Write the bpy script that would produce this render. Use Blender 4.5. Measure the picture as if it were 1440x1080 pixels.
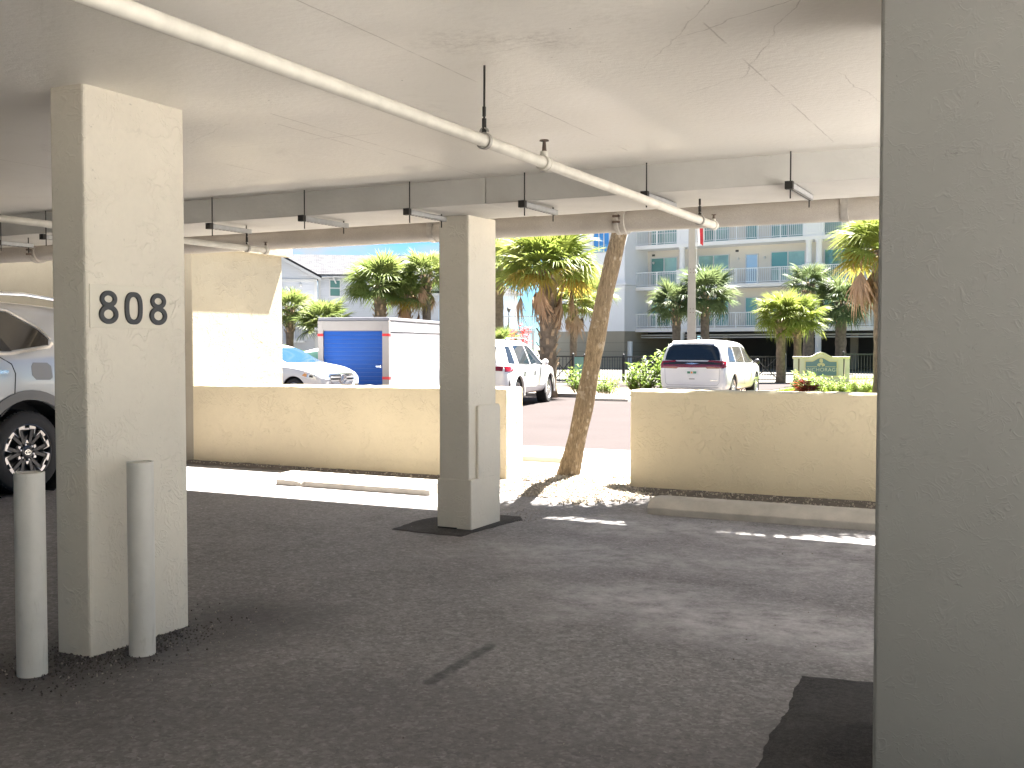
import bpy, bmesh, math, random
from mathutils import Vector, Matrix, Euler
from mathutils.bvhtree import BVHTree
from mathutils import geometry as mgeo

for o in list(bpy.data.objects):
    bpy.data.objects.remove(o)
SC = bpy.context.scene
COL = SC.collection
R = math.radians
random.seed(7)

# ------------------------------------------------------------------ camera
cam = bpy.data.cameras.new('camera')
cam.sensor_width = 36.0
cam.lens = 36.0 * 1516.0 / 1440.0
cam.clip_start = 0.05
cam.clip_end = 3000
camo = bpy.data.objects.new('camera', cam)
COL.objects.link(camo)
camo.location = (0, 0, 1.6)
camo.rotation_euler = (R(90 - 2.07), 0, R(26.7))
SC.camera = camo

# ------------------------------------------------------------------ light
SUN_V = Vector((0.35, 1.0, 2.2)).normalized()          # towards the sun
SUN_EL = math.asin(SUN_V.z)
SUN_AZ = math.atan2(SUN_V.x, SUN_V.y)
world = bpy.data.worlds.new('World')
SC.world = world
world.use_nodes = True
wn = world.node_tree
wn.nodes.clear()
w_out = wn.nodes.new('ShaderNodeOutputWorld')
w_bg = wn.nodes.new('ShaderNodeBackground')
w_sky = wn.nodes.new('ShaderNodeTexSky')
w_sky.sky_type = 'NISHITA'
w_sky.sun_disc = False
w_sky.sun_elevation = SUN_EL
w_sky.sun_rotation = SUN_AZ
w_sky.air_density = 0.55
w_sky.dust_density = 0.0
w_sky.ozone_density = 3.0
w_co = wn.nodes.new('ShaderNodeTexCoord')
w_map = wn.nodes.new('ShaderNodeMapping')
w_map.inputs['Scale'].default_value = (1, 1, 2.6)
w_ns = wn.nodes.new('ShaderNodeTexNoise')
w_ns.inputs['Scale'].default_value = 5.5
w_ns.inputs['Detail'].default_value = 7
w_ns.inputs['Roughness'].default_value = 0.55
w_rp = wn.nodes.new('ShaderNodeValToRGB')
w_rp.color_ramp.elements[0].position = 0.50
w_rp.color_ramp.elements[1].position = 0.66
w_mx = wn.nodes.new('ShaderNodeMix')
w_mx.data_type = 'RGBA'
w_mx.inputs[7].default_value = (1.35, 1.4, 1.45, 1)
wn.links.new(w_co.outputs['Generated'], w_map.inputs['Vector'])
wn.links.new(w_map.outputs['Vector'], w_ns.inputs['Vector'])
wn.links.new(w_ns.outputs['Fac'], w_rp.inputs['Fac'])
wn.links.new(w_rp.outputs['Color'], w_mx.inputs[0])
w_tint = wn.nodes.new('ShaderNodeMix')
w_tint.data_type = 'RGBA'; w_tint.blend_type = 'MULTIPLY'
w_tint.inputs[0].default_value = 1.0
w_tint.inputs[7].default_value = (0.23, 0.34, 0.37, 1)
wn.links.new(w_sky.outputs['Color'], w_tint.inputs[6])
wn.links.new(w_tint.outputs[2], w_mx.inputs[6])
wn.links.new(w_mx.outputs[2], w_bg.inputs['Color'])
w_bg.inputs['Strength'].default_value = 0.05
wn.links.new(w_bg.outputs['Background'], w_out.inputs['Surface'])

sun = bpy.data.lights.new('sun', 'SUN')
sun.energy = 5.0
sun.angle = R(0.5)
sun.color = (1.0, 0.95, 0.88)
suno = bpy.data.objects.new('sun', sun)
COL.objects.link(suno)
suno.rotation_euler = (-SUN_V).to_track_quat('-Z', 'Y').to_euler()
suno.location = (0, 30, 40)

SC.view_settings.view_transform = 'Standard'
SC.view_settings.look = 'None'
SC.view_settings.gamma = 1.0
SC.view_settings.use_curve_mapping = False
SC.view_settings.exposure = 3.55
SC.render.engine = 'CYCLES'
SC.cycles.max_bounces = 12
SC.cycles.diffuse_bounces = 8
SC.cycles.glossy_bounces = 4
SC.cycles.transmission_bounces = 4
SC.cycles.use_denoising = True
SC.cycles.sample_clamp_indirect = 8.0
SC.cycles.caustics_reflective = False
SC.cycles.caustics_refractive = False

# ------------------------------------------------------------------ materials
class NT:
    """small helper round a node tree"""
    def __init__(self, m):
        self.m = m
        m.use_nodes = True
        self.t = m.node_tree
        self.t.nodes.clear()
        self.out = self.t.nodes.new('ShaderNodeOutputMaterial')
        self.bsdf = self.t.nodes.new('ShaderNodeBsdfPrincipled')
        self.t.links.new(self.bsdf.outputs[0], self.out.inputs[0])
        self.co = self.t.nodes.new('ShaderNodeTexCoord')
    def n(self, typ, **kw):
        nd = self.t.nodes.new(typ)
        for k, v in kw.items():
            setattr(nd, k, v)
        return nd
    def l(self, a, b):
        self.t.links.new(a, b)
    def noise(self, scale, detail=4, rough=0.55, dist=0.0, vec=None):
        nd = self.n('ShaderNodeTexNoise')
        nd.inputs['Scale'].default_value = scale
        nd.inputs['Detail'].default_value = detail
        nd.inputs['Roughness'].default_value = rough
        nd.inputs['Distortion'].default_value = dist
        self.l(vec or self.co.outputs['Object'], nd.inputs['Vector'])
        return nd.outputs['Fac']
    def ramp(self, fac, a, b, ca=0.0, cb=1.0):
        nd = self.n('ShaderNodeMapRange')
        nd.inputs[1].default_value = a
        nd.inputs[2].default_value = b
        nd.inputs[3].default_value = ca
        nd.inputs[4].default_value = cb
        self.l(fac, nd.inputs[0])
        return nd.outputs[0]
    def math(self, op, a, b=None):
        nd = self.n('ShaderNodeMath', operation=op)
        for i, v in enumerate((a, b)):
            if v is None: continue
            if isinstance(v, (int, float)): nd.inputs[i].default_value = v
            else: self.l(v, nd.inputs[i])
        return nd.outputs[0]
    def mix(self, fac, a, b, blend='MIX'):
        nd = self.n('ShaderNodeMix', data_type='RGBA', blend_type=blend)
        if isinstance(fac, (int, float)): nd.inputs[0].default_value = fac
        else: self.l(fac, nd.inputs[0])
        for i, v in ((6, a), (7, b)):
            if isinstance(v, (tuple, list)): nd.inputs[i].default_value = (*v[:3], 1)
            else: self.l(v, nd.inputs[i])
        return nd.outputs[2]
    def bump(self, h, strength, dist, prev=None):
        nd = self.n('ShaderNodeBump')
        nd.inputs['Strength'].default_value = strength
        nd.inputs['Distance'].default_value = dist
        self.l(h, nd.inputs['Height'])
        if prev is not None: self.l(prev, nd.inputs['Normal'])
        return nd.outputs[0]
    def color(self, c):
        if isinstance(c, (tuple, list)): self.bsdf.inputs['Base Color'].default_value = (*c[:3], 1)
        else: self.l(c, self.bsdf.inputs['Base Color'])
    def normal(self, s):
        self.l(s, self.bsdf.inputs['Normal'])
    def set(self, rough=None, metal=None, spec=None, coat=None):
        if rough is not None:
            if isinstance(rough, (int, float)): self.bsdf.inputs['Roughness'].default_value = rough
            else: self.l(rough, self.bsdf.inputs['Roughness'])
        if metal is not None: self.bsdf.inputs['Metallic'].default_value = metal
        if spec is not None: self.bsdf.inputs['Specular IOR Level'].default_value = spec
        if coat is not None:
            self.bsdf.inputs['Coat Weight'].default_value = coat
            self.bsdf.inputs['Coat Roughness'].default_value = 0.04
    def segdist(self, a, b, vec):
        """distance in plan from a segment a-b"""
        a = Vector((a[0], a[1], 0)); b = Vector((b[0], b[1], 0)); ba = b - a
        s = self.n('ShaderNodeVectorMath', operation='SUBTRACT'); self.l(vec, s.inputs[0]); s.inputs[1].default_value = a
        d = self.n('ShaderNodeVectorMath', operation='DOT_PRODUCT'); self.l(s.outputs[0], d.inputs[0]); d.inputs[1].default_value = ba / max(ba.length_squared, 1e-6)
        h = self.n('ShaderNodeClamp'); self.l(d.outputs['Value'], h.inputs[0])
        sc = self.n('ShaderNodeVectorMath', operation='SCALE'); sc.inputs[0].default_value = ba; self.l(h.outputs[0], sc.inputs['Scale'])
        e = self.n('ShaderNodeVectorMath', operation='SUBTRACT'); self.l(s.outputs[0], e.inputs[0]); self.l(sc.outputs[0], e.inputs[1])
        g = self.n('ShaderNodeVectorMath', operation='LENGTH'); self.l(e.outputs[0], g.inputs[0])
        return g.outputs['Value']
    def flat_vec(self, wobble=0.0, scale=3.0):
        """object position flattened to z = 0, optionally wobbled"""
        m = self.n('ShaderNodeVectorMath', operation='MULTIPLY'); self.l(self.co.outputs['Object'], m.inputs[0]); m.inputs[1].default_value = (1, 1, 0)
        v = m.outputs[0]
        if wobble:
            nz = self.n('ShaderNodeTexNoise'); nz.inputs['Scale'].default_value = scale; nz.inputs['Detail'].default_value = 5
            self.l(v, nz.inputs['Vector'])
            s = self.n('ShaderNodeVectorMath', operation='SUBTRACT'); self.l(nz.outputs['Color'], s.inputs[0]); s.inputs[1].default_value = (.5, .5, .5)
            k = self.n('ShaderNodeVectorMath', operation='MULTIPLY'); self.l(s.outputs[0], k.inputs[0]); k.inputs[1].default_value = (wobble, wobble, 0)
            a = self.n('ShaderNodeVectorMath', operation='ADD'); self.l(v, a.inputs[0]); self.l(k.outputs[0], a.inputs[1])
            v = a.outputs[0]
        return v

def plain(name, col, rough=0.6, metal=0.0, var=0.0, vscale=4.0, bump=0.0, bscale=40.0, coat=None, spec=None):
    m = bpy.data.materials.new(name)
    k = NT(m)
    if var:
        f = k.noise(vscale, 5)
        f = k.ramp(f, 0.3, 0.7)
        lo = tuple(max(0, c * (1 - var)) for c in col); hi = tuple(min(1, c * (1 + var * 0.6)) for c in col)
        k.color(k.mix(f, lo, hi))
    else:
        k.color(col)
    k.set(rough, metal, spec, coat)
    if bump:
        k.normal(k.bump(k.noise(bscale, 5), bump, 0.01))
    return m

def stucco(name, col, amount=0.5, scale=1.0, dirt=0.12):
    """knock-down trowelled stucco: curled ridges over fine grain"""
    m = bpy.data.materials.new(name)
    k = NT(m)
    big = k.ramp(k.noise(1.3, 4), 0.3, 0.7)
    fine = k.ramp(k.noise(30, 3), 0.3, 0.7)
    c = k.mix(big, tuple(x * (1 - dirt) for x in col), col)
    c = k.mix(k.math('MULTIPLY', fine, 0.25), c, tuple(x * (1 - dirt * 1.4) for x in col))
    sc1 = k.ramp(k.noise(3.2, 6, 0.75, 0.8), 0.635, 0.70)
    c = k.mix(k.math('MULTIPLY', sc1, 0.28), c, tuple(x * 0.62 for x in col))
    sc2 = k.ramp(k.noise(22, 3, 0.6, 1.5), 0.70, 0.74)
    c = k.mix(k.math('MULTIPLY', sc2, 0.5), c, tuple(x * 0.45 for x in col))
    k.color(c)
    k.set(0.75, spec=0.3)
    # trowel ridges: thin contour lines of a swirled noise, present only in places
    sw = k.noise(7.5 * scale, 2, 0.5, 1.6)
    ridge = k.math('ABSOLUTE', k.math('SUBTRACT', sw, 0.5))
    ridge = k.ramp(ridge, 0.0, 0.045, 1.0, 0.0)
    mask = k.ramp(k.noise(5.0 * scale, 2), 0.44, 0.6)
    ridge = k.math('MULTIPLY', ridge, mask)
    sw2 = k.noise(16 * scale, 2, 0.5, 1.2)
    r2 = k.ramp(k.math('ABSOLUTE', k.math('SUBTRACT', sw2, 0.47)), 0.0, 0.05, 1.0, 0.0)
    r2 = k.math('MULTIPLY', k.math('MULTIPLY', r2, k.ramp(k.noise(6.2 * scale, 2), 0.5, 0.62)), 0.55)
    h = k.math('ADD', ridge, r2)
    nrm = k.bump(h, amount, 0.006)
    nrm = k.bump(k.noise(55, 4), amount * 0.35, 0.004, nrm)
    nrm = k.bump(k.noise(4, 2), amount * 0.5, 0.02, nrm)
    k.normal(nrm)
    return m

M = {}
M['column_paint'] = stucco('column_paint', (0.76, 0.71, 0.61), 0.55)
M['yellow_stucco'] = stucco('yellow_stucco', (0.70, 0.61, 0.43), 0.75, 0.8)
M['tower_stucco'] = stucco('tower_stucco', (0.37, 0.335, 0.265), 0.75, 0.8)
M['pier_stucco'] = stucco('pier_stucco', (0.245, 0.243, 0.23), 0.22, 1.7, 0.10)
def mk_bollard():
    m = bpy.data.materials.new('bollard_paint'); k = NT(m); col = (0.64, 0.62, 0.565)
    c = k.mix(k.ramp(k.noise(6, 5), 0.3, 0.7), tuple(x * 0.9 for x in col), col)
    mp = k.n('ShaderNodeMapping'); mp.inputs['Scale'].default_value = (1, 1, 0.18); k.l(k.co.outputs['Object'], mp.inputs['Vector'])
    st_ = k.ramp(k.noise(28, 4, 0.7, 0.4, mp.outputs[0]), 0.60, 0.70)
    c = k.mix(k.math('MULTIPLY', st_, 0.35), c, (0.36, 0.33, 0.28))
    ch = k.ramp(k.noise(17, 5, 0.75), 0.71, 0.73)
    c = k.mix(k.math('MULTIPLY', ch, 0.7), c, (0.16, 0.12, 0.09))
    k.color(c); k.set(k.ramp(k.noise(9, 3), 0.3, 0.7, 0.38, 0.55)); k.normal(k.bump(k.noise(30, 5), 0.2, 0.006)); return m
M['bollard_paint'] = mk_bollard()
def mk_beam():
    m = bpy.data.materials.new('beam_paint'); k = NT(m); col = (0.68, 0.665, 0.63)
    c = k.mix(k.ramp(k.noise(2.0, 5), 0.3, 0.7), tuple(x * 0.86 for x in col), col)
    mp = k.n('ShaderNodeMapping'); mp.inputs['Scale'].default_value = (9, 9, 0.9); k.l(k.co.outputs['Object'], mp.inputs['Vector'])
    dr = k.math('MULTIPLY', k.ramp(k.noise(2.5, 4, 0.6, 0.3, mp.outputs[0]), 0.56, 0.70), k.ramp(k.segdist((-2.45, 7.5), (-2.15, 7.5), k.flat_vec(0.1, 4)), 0.1, 0.35, 1.0, 0.06))
    c = k.mix(k.math('MULTIPLY', dr, 0.6), c, (0.80, 0.76, 0.70))
    sp = k.ramp(k.noise(11, 6, 0.75), 0.66, 0.72)
    c = k.mix(k.math('MULTIPLY', sp, 0.4), c, (0.34, 0.31, 0.27))
    k.color(c); k.set(0.6); k.normal(k.bump(k.noise(25, 5), 0.3, 0.01)); return m
M['beam_paint'] = mk_beam()
M['black_digit'] = plain('black_digit', (0.028, 0.029, 0.032), 0.45, bump=0.1, bscale=120)
M['plate_paint'] = plain('plate_paint', (0.68, 0.64, 0.54), 0.55, bump=0.08, bscale=20)
M['pipe_paint'] = plain('pipe_paint', (0.66, 0.63, 0.56), 0.38, var=0.14, vscale=9, bump=0.15, bscale=25)
M['rod_black'] = plain('rod_black', (0.03, 0.028, 0.026), 0.5, 0.4)
M['rust_brown'] = plain('rust_brown', (0.12, 0.085, 0.065), 0.75, var=0.3, vscale=20)
M['galvanised'] = plain('galvanised', (0.46, 0.47, 0.48), 0.45, 0.55, var=0.15, vscale=15)
M['steel_clamp'] = plain('steel_clamp', (0.42, 0.40, 0.37), 0.5, 0.4, var=0.25, vscale=12)
M['hole_black'] = plain('hole_black', (0.01, 0.01, 0.01), 0.9)

def mk_pvc():
    m = bpy.data.materials.new('drain_pvc'); k = NT(m)
    sp = k.ramp(k.noise(160, 2), 0.35, 0.65)
    bg = k.ramp(k.noise(2.2, 4), 0.3, 0.7)
    c = k.mix(bg, (0.38, 0.35, 0.31), (0.50, 0.47, 0.43))
    c = k.mix(k.math('MULTIPLY', sp, 0.35), c, (0.25, 0.22, 0.19))
    k.color(c); k.set(0.55); k.normal(k.bump(k.noise(120, 2), 0.15, 0.003))
    return m
M['drain_pvc'] = mk_pvc()

def mk_ceiling():
    m = bpy.data.materials.new('ceiling_paint'); k = NT(m)
    base = k.mix(k.ramp(k.noise(0.8, 5), 0.3, 0.7), (0.85, 0.815, 0.75), (0.885, 0.855, 0.795))
    # plywood form joints and hairline cracks
    v = k.flat_vec(0.012, 6)
    dmin = None
    for a, b in [((-2.6, 6.9), (-2.6, 2.2)), ((-4.0, 7.4), (-4.0, 4.9)), ((-5.4, 7.4), (-5.4, 4.7)), ((-4.15, 5.15), (-4.15, 6.3)),
                 ((-4.9, 5.6), (-3.75, 5.65)), ((-1.3, 7.2), (-1.3, 3.6)), ((-6.7, 5.0), (-6.7, 7.3)), ((-7.4, 3.6), (-5.2, 3.6))]:
        d = k.segdist(a, b, v)
        dmin = d if dmin is None else k.math('MINIMUM', dmin, d)
    v2 = k.flat_vec(0.10, 5)
    cmin = None
    for a, b in [((-1.75, 4.9), (-0.9, 3.6)), ((-1.5, 4.5), (-0.75, 4.1)), ((-1.4, 5.3), (-0.8, 4.0)), ((-1.75, 5.5), (-0.95, 5.0)), ((-0.95, 5.4), (-0.85, 6.3)),
                 ((-2.35, 4.35), (-1.95, 4.3)), ((-5.1, 5.4), (-4.4, 5.0)), ((-4.9, 4.2), (-6.4, 3.7))]:
        d = k.segdist(a, b, v2)
        cmin = d if cmin is None else k.math('MINIMUM', cmin, d)
    joint = k.ramp(dmin, 0.0015, 0.006, 1.0, 0.0)
    brk = k.ramp(k.noise(2.5, 3), 0.42, 0.55)
    joint = k.math('MULTIPLY', joint, brk)
    crack = k.math('MULTIPLY', k.ramp(cmin, 0.0008, 0.0042, 1.0, 0.0), k.ramp(k.noise(3.5, 4), 0.36, 0.6, 0.15, 1.0))
    line = k.math('MAXIMUM', joint, crack)
    c = k.mix(k.math('MULTIPLY', line, 0.45), base, (0.22, 0.18, 0.14))
    smg = k.math('MULTIPLY', k.ramp(k.segdist((-2.35, 4.12), (-2.0, 4.28), k.flat_vec(0.35, 6)), 0.02, 0.22, 1.0, 0.0), k.ramp(k.noise(24, 5, 0.75), 0.42, 0.62))
    c = k.mix(k.math('MULTIPLY', smg, 0.42), c, (0.36, 0.32, 0.27))
    sm2 = k.math('MULTIPLY', k.ramp(k.noise(1.6, 6, 0.7, 1.0), 0.55, 0.72), k.ramp(k.noise(30, 4, 0.7), 0.4, 0.65))
    c = k.mix(k.math('MULTIPLY', sm2, 0.30), c, (0.50, 0.46, 0.40))
    # small pinholes
    vo = k.n('ShaderNodeTexVoronoi'); vo.inputs['Scale'].default_value = 5.5; k.l(k.co.outputs['Object'], vo.inputs['Vector'])
    pin = k.ramp(vo.outputs['Distance'], 0.018, 0.034, 1.0, 0.0)
    pin = k.math('MULTIPLY', pin, k.ramp(k.noise(1.7, 2), 0.47, 0.53))
    c = k.mix(k.math('MULTIPLY', pin, 0.7), c, (0.12, 0.09, 0.07))
    k.color(c)
    k.set(k.ramp(k.noise(2.0, 4), 0.3, 0.7, 0.30, 0.46), spec=0.5)
    # board grain and trowel marks
    mp = k.n('ShaderNodeMapping'); mp.inputs['Scale'].default_value = (3, 26, 1); mp.inputs['Rotation'].default_value = (0, 0, 0.25)
    k.l(k.co.outputs['Object'], mp.inputs['Vector'])
    g = k.noise(2.2, 4, 0.6, 0.4, mp.outputs[0])
    n1 = k.bump(g, 0.14, 0.005)
    n1 = k.bump(k.noise(26, 5, 0.65), 0.45, 0.006, n1)
    k.normal(n1)
    return m
M['ceiling_paint'] = mk_ceiling()

def mk_asphalt():
    m = bpy.data.materials.new('garage_asphalt'); k = NT(m)
    f1 = k.ramp(k.noise(0.55, 6, 0.6, 0.5), 0.32, 0.68)
    f2 = k.ramp(k.noise(2.4, 6, 0.65, 0.8), 0.35, 0.7)
    f3 = k.ramp(k.noise(48, 4, 0.8), 0.40, 0.64)
    f4 = k.ramp(k.noise(130, 3, 0.8), 0.42, 0.6)
    c = k.mix(f1, (0.160, 0.150, 0.150), (0.262, 0.248, 0.249))
    c = k.mix(k.math('MULTIPLY', f2, 0.5), c, (0.30, 0.285, 0.285))
    c = k.mix(k.math('MULTIPLY', f3, 0.6), c, (0.11, 0.104, 0.104))
    c = k.mix(k.math('MULTIPLY', f4, 0.45), c, (0.27, 0.255, 0.25))
    f5 = k.ramp(k.noise(1.1, 7, 0.7, 1.4), 0.50, 0.66)
    c = k.mix(k.math('MULTIPLY', f5, 0.55), c, (0.095, 0.088, 0.087))
    f6 = k.ramp(k.noise(7.5, 6, 0.75, 0.6), 0.5, 0.72)
    c = k.mix(k.math('MULTIPLY', f6, 0.45), c, (0.27, 0.25, 0.245))
    for sc_, am in ((62, 0.5), (27, 0.28)):
        va = k.n('ShaderNodeTexVoronoi'); va.inputs['Scale'].default_value = sc_; k.l(k.co.outputs['Object'], va.inputs['Vector'])
        sx_ = k.n('ShaderNodeSeparateColor'); k.l(va.outputs['Color'], sx_.inputs[0])
        c = k.mix(k.math('MULTIPLY', k.ramp(sx_.outputs[0], 0.62, 0.95), am), c, (0.42, 0.40, 0.40))
        c = k.mix(k.math('MULTIPLY', k.ramp(sx_.outputs[1], 0.6, 0.95), am), c, (0.08, 0.075, 0.076))
    f7 = k.ramp(k.noise(19, 6, 0.8, 0.3), 0.42, 0.60)
    c = k.mix(k.math('MULTIPLY', f7, 0.5), c, (0.125, 0.118, 0.118))
    f8 = k.ramp(k.noise(26, 6, 0.8), 0.56, 0.68)
    c = k.mix(k.math('MULTIPLY', f8, 0.55), c, (0.31, 0.295, 0.29))
    # pale aggregate specks and crumbs
    vo = k.n('ShaderNodeTexVoronoi'); vo.inputs['Scale'].default_value = 85; k.l(k.co.outputs['Object'], vo.inputs['Vector'])
    sp = k.ramp(vo.outputs['Distance'], 0.10, 0.22, 1.0, 0.0)
    sp = k.math('MULTIPLY', sp, k.ramp(k.noise(23, 2), 0.55, 0.66))
    c = k.mix(k.math('MULTIPLY', sp, 0.8), c, (0.40, 0.32, 0.31))
    # worn pale area towards the right bay, two more pale bands beyond it
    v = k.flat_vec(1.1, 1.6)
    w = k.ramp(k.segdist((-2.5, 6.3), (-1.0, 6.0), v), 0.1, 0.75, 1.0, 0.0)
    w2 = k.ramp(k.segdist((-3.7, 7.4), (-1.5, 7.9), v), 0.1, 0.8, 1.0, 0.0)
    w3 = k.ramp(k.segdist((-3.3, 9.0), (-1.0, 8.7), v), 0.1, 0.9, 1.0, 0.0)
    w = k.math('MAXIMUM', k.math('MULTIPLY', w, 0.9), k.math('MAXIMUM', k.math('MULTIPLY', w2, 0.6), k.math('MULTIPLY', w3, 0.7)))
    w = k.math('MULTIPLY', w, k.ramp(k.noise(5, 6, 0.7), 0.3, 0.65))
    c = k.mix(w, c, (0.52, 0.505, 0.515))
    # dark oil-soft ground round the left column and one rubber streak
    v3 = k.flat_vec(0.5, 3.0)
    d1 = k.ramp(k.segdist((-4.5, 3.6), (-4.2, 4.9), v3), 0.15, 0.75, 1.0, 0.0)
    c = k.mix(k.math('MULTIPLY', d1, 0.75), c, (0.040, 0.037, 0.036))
    v4 = k.flat_vec(0.03, 10)
    d2 = k.ramp(k.segdist((-2.62, 4.35), (-2.66, 5.02), v4), 0.022, 0.045, 1.0, 0.0)
    d2 = k.math('MULTIPLY', d2, k.ramp(k.noise(14, 4), 0.2, 0.55))
    c = k.mix(k.math('MULTIPLY', d2, 0.75), c, (0.02, 0.02, 0.021))
    d3 = k.ramp(k.segdist((-3.6, 3.5), (-1.2, 4.0), k.flat_vec(1.2, 1.2)), 0.1, 0.9, 1.0, 0.0)
    c = k.mix(k.math('MULTIPLY', d3, 0.4), c, (0.06, 0.055, 0.054))
    k.color(c)
    k.set(k.ramp(f1, 0, 1, 0.72, 0.6), spec=0.45)
    n1 = k.bump(k.noise(150, 3, 0.8), 0.8, 0.006)
    n1 = k.bump(k.noise(28, 4), 0.35, 0.006, n1)
    n1 = k.bump(k.noise(1.2, 3), 0.25, 0.04, n1)
    k.normal(n1)
    return m
M['garage_asphalt'] = mk_asphalt()
def mk_patch():
    m = bpy.data.materials.new('patch_asphalt'); k = NT(m)
    a = k.ramp(k.noise(2.5, 5, 0.7), 0.35, 0.65); b_ = k.ramp(k.noise(55, 4, 0.8), 0.42, 0.62)
    c = k.mix(a, (0.030, 0.029, 0.029), (0.056, 0.054, 0.054))
    c = k.mix(k.math('MULTIPLY', b_, 0.6), c, (0.10, 0.095, 0.093))
    w = k.ramp(k.noise(5, 6, 0.8), 0.6, 0.7)
    c = k.mix(k.math('MULTIPLY', w, 0.5), c, (0.15, 0.14, 0.135))
    k.color(c); k.set(0.9, spec=0.25)
    k.normal(k.bump(k.noise(110, 4, 0.8), 0.9, 0.008)); return m
M['patch_asphalt'] = mk_patch()
M['lot_paving'] = plain('lot_paving', (0.042, 0.034, 0.0335), 0.85, spec=0.15, var=0.10, vscale=0.8, bump=0.5, bscale=60)
M['far_ground'] = plain('far_ground', (0.11, 0.105, 0.095), 0.9, var=0.2, vscale=0.3, bump=0.4, bscale=20)
M['concrete'] = plain('concrete', (0.22, 0.205, 0.185), 0.8, var=0.14, vscale=2.0, bump=0.3, bscale=50)
M['driveway_concrete'] = plain('driveway_concrete', (0.68, 0.67, 0.655), 0.8, var=0.1, vscale=2.0)  # pale concrete for the unseen sheet that throws sunlight indoors
M['stop_concrete'] = plain('stop_concrete', (0.44, 0.41, 0.36), 0.8, var=0.18, vscale=5.0, bump=0.4, bscale=45)
M['dirt'] = plain('dirt', (0.115, 0.098, 0.085), 0.95, var=0.3, vscale=14, bump=0.7, bscale=60)
M['shell'] = plain('shell', (0.40, 0.36, 0.30), 0.7, var=0.3, vscale=30)
M['shell_bed'] = plain('shell_bed', (0.30, 0.265, 0.22), 0.85, var=0.35, vscale=45, bump=0.8, bscale=70)
M['crumb'] = plain('crumb', (0.075, 0.068, 0.064), 0.9, var=0.4, vscale=40)
M['pale_crumb'] = plain('pale_crumb', (0.34, 0.31, 0.28), 0.9, var=0.3, vscale=40)
M['grass_soil'] = plain('grass_soil', (0.09, 0.12, 0.025), 0.9, var=0.35, vscale=3, bump=0.6, bscale=30)
M['mulch'] = plain('mulch', (0.16, 0.12, 0.085), 0.95, var=0.4, vscale=6, bump=0.8, bscale=30)

def leafy(name, c1, c2, trans=0.45, rough=0.45):
    m = bpy.data.materials.new(name); k = NT(m)
    oi = k.n('ShaderNodeObjectInfo')
    f = k.math('ADD', k.math('MULTIPLY', oi.outputs['Random'], 0.6), k.math('MULTIPLY', k.ramp(k.noise(6, 3), 0.3, 0.7), 0.4))
    c = k.mix(f, c1, c2)
    k.color(c); k.set(rough, spec=0.4)
    tr = k.n('ShaderNodeBsdfTranslucent'); k.l(c, tr.inputs['Color'])
    mx = k.n('ShaderNodeMixShader'); mx.inputs[0].default_value = trans
    k.l(k.bsdf.outputs[0], mx.inputs[1]); k.l(tr.outputs[0], mx.inputs[2]); k.l(mx.outputs[0], k.out.inputs[0])
    return m
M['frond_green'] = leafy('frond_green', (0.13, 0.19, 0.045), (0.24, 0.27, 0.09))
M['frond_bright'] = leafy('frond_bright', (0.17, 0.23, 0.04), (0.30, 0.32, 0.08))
M['frond_dark'] = leafy('frond_dark', (0.085, 0.135, 0.055), (0.15, 0.18, 0.075))  # shade by the apartment block put into a darker leaf green
M['frond_yellow'] = leafy('frond_yellow', (0.36, 0.22, 0.035), (0.30, 0.27, 0.06))
M['frond_dead'] = leafy('frond_dead', (0.34, 0.20, 0.11), (0.44, 0.31, 0.20), 0.15, 0.8)
M['leaf_oleander'] = leafy('leaf_oleander', (0.15, 0.24, 0.04), (0.25, 0.31, 0.075))
M['leaf_hedge'] = leafy('leaf_hedge', (0.06, 0.12, 0.025), (0.11, 0.16, 0.04))
M['leaf_red'] = leafy('leaf_red', (0.50, 0.035, 0.06), (0.55, 0.10, 0.08))
M['leaf_maroon'] = leafy('leaf_maroon', (0.22, 0.035, 0.025), (0.30, 0.08, 0.03))
M['grass_blade'] = leafy('grass_blade', (0.14, 0.20, 0.02), (0.22, 0.26, 0.03))
M['stem'] = plain('stem', (0.16, 0.13, 0.08), 0.8, var=0.3, vscale=10)
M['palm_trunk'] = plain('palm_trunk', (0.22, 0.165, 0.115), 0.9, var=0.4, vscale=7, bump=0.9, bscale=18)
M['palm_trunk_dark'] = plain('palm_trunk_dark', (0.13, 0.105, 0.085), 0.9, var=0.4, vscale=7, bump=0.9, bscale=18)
M['boot'] = plain('boot', (0.40, 0.29, 0.19), 0.9, var=0.4, vscale=9, bump=0.5, bscale=20)

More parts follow.
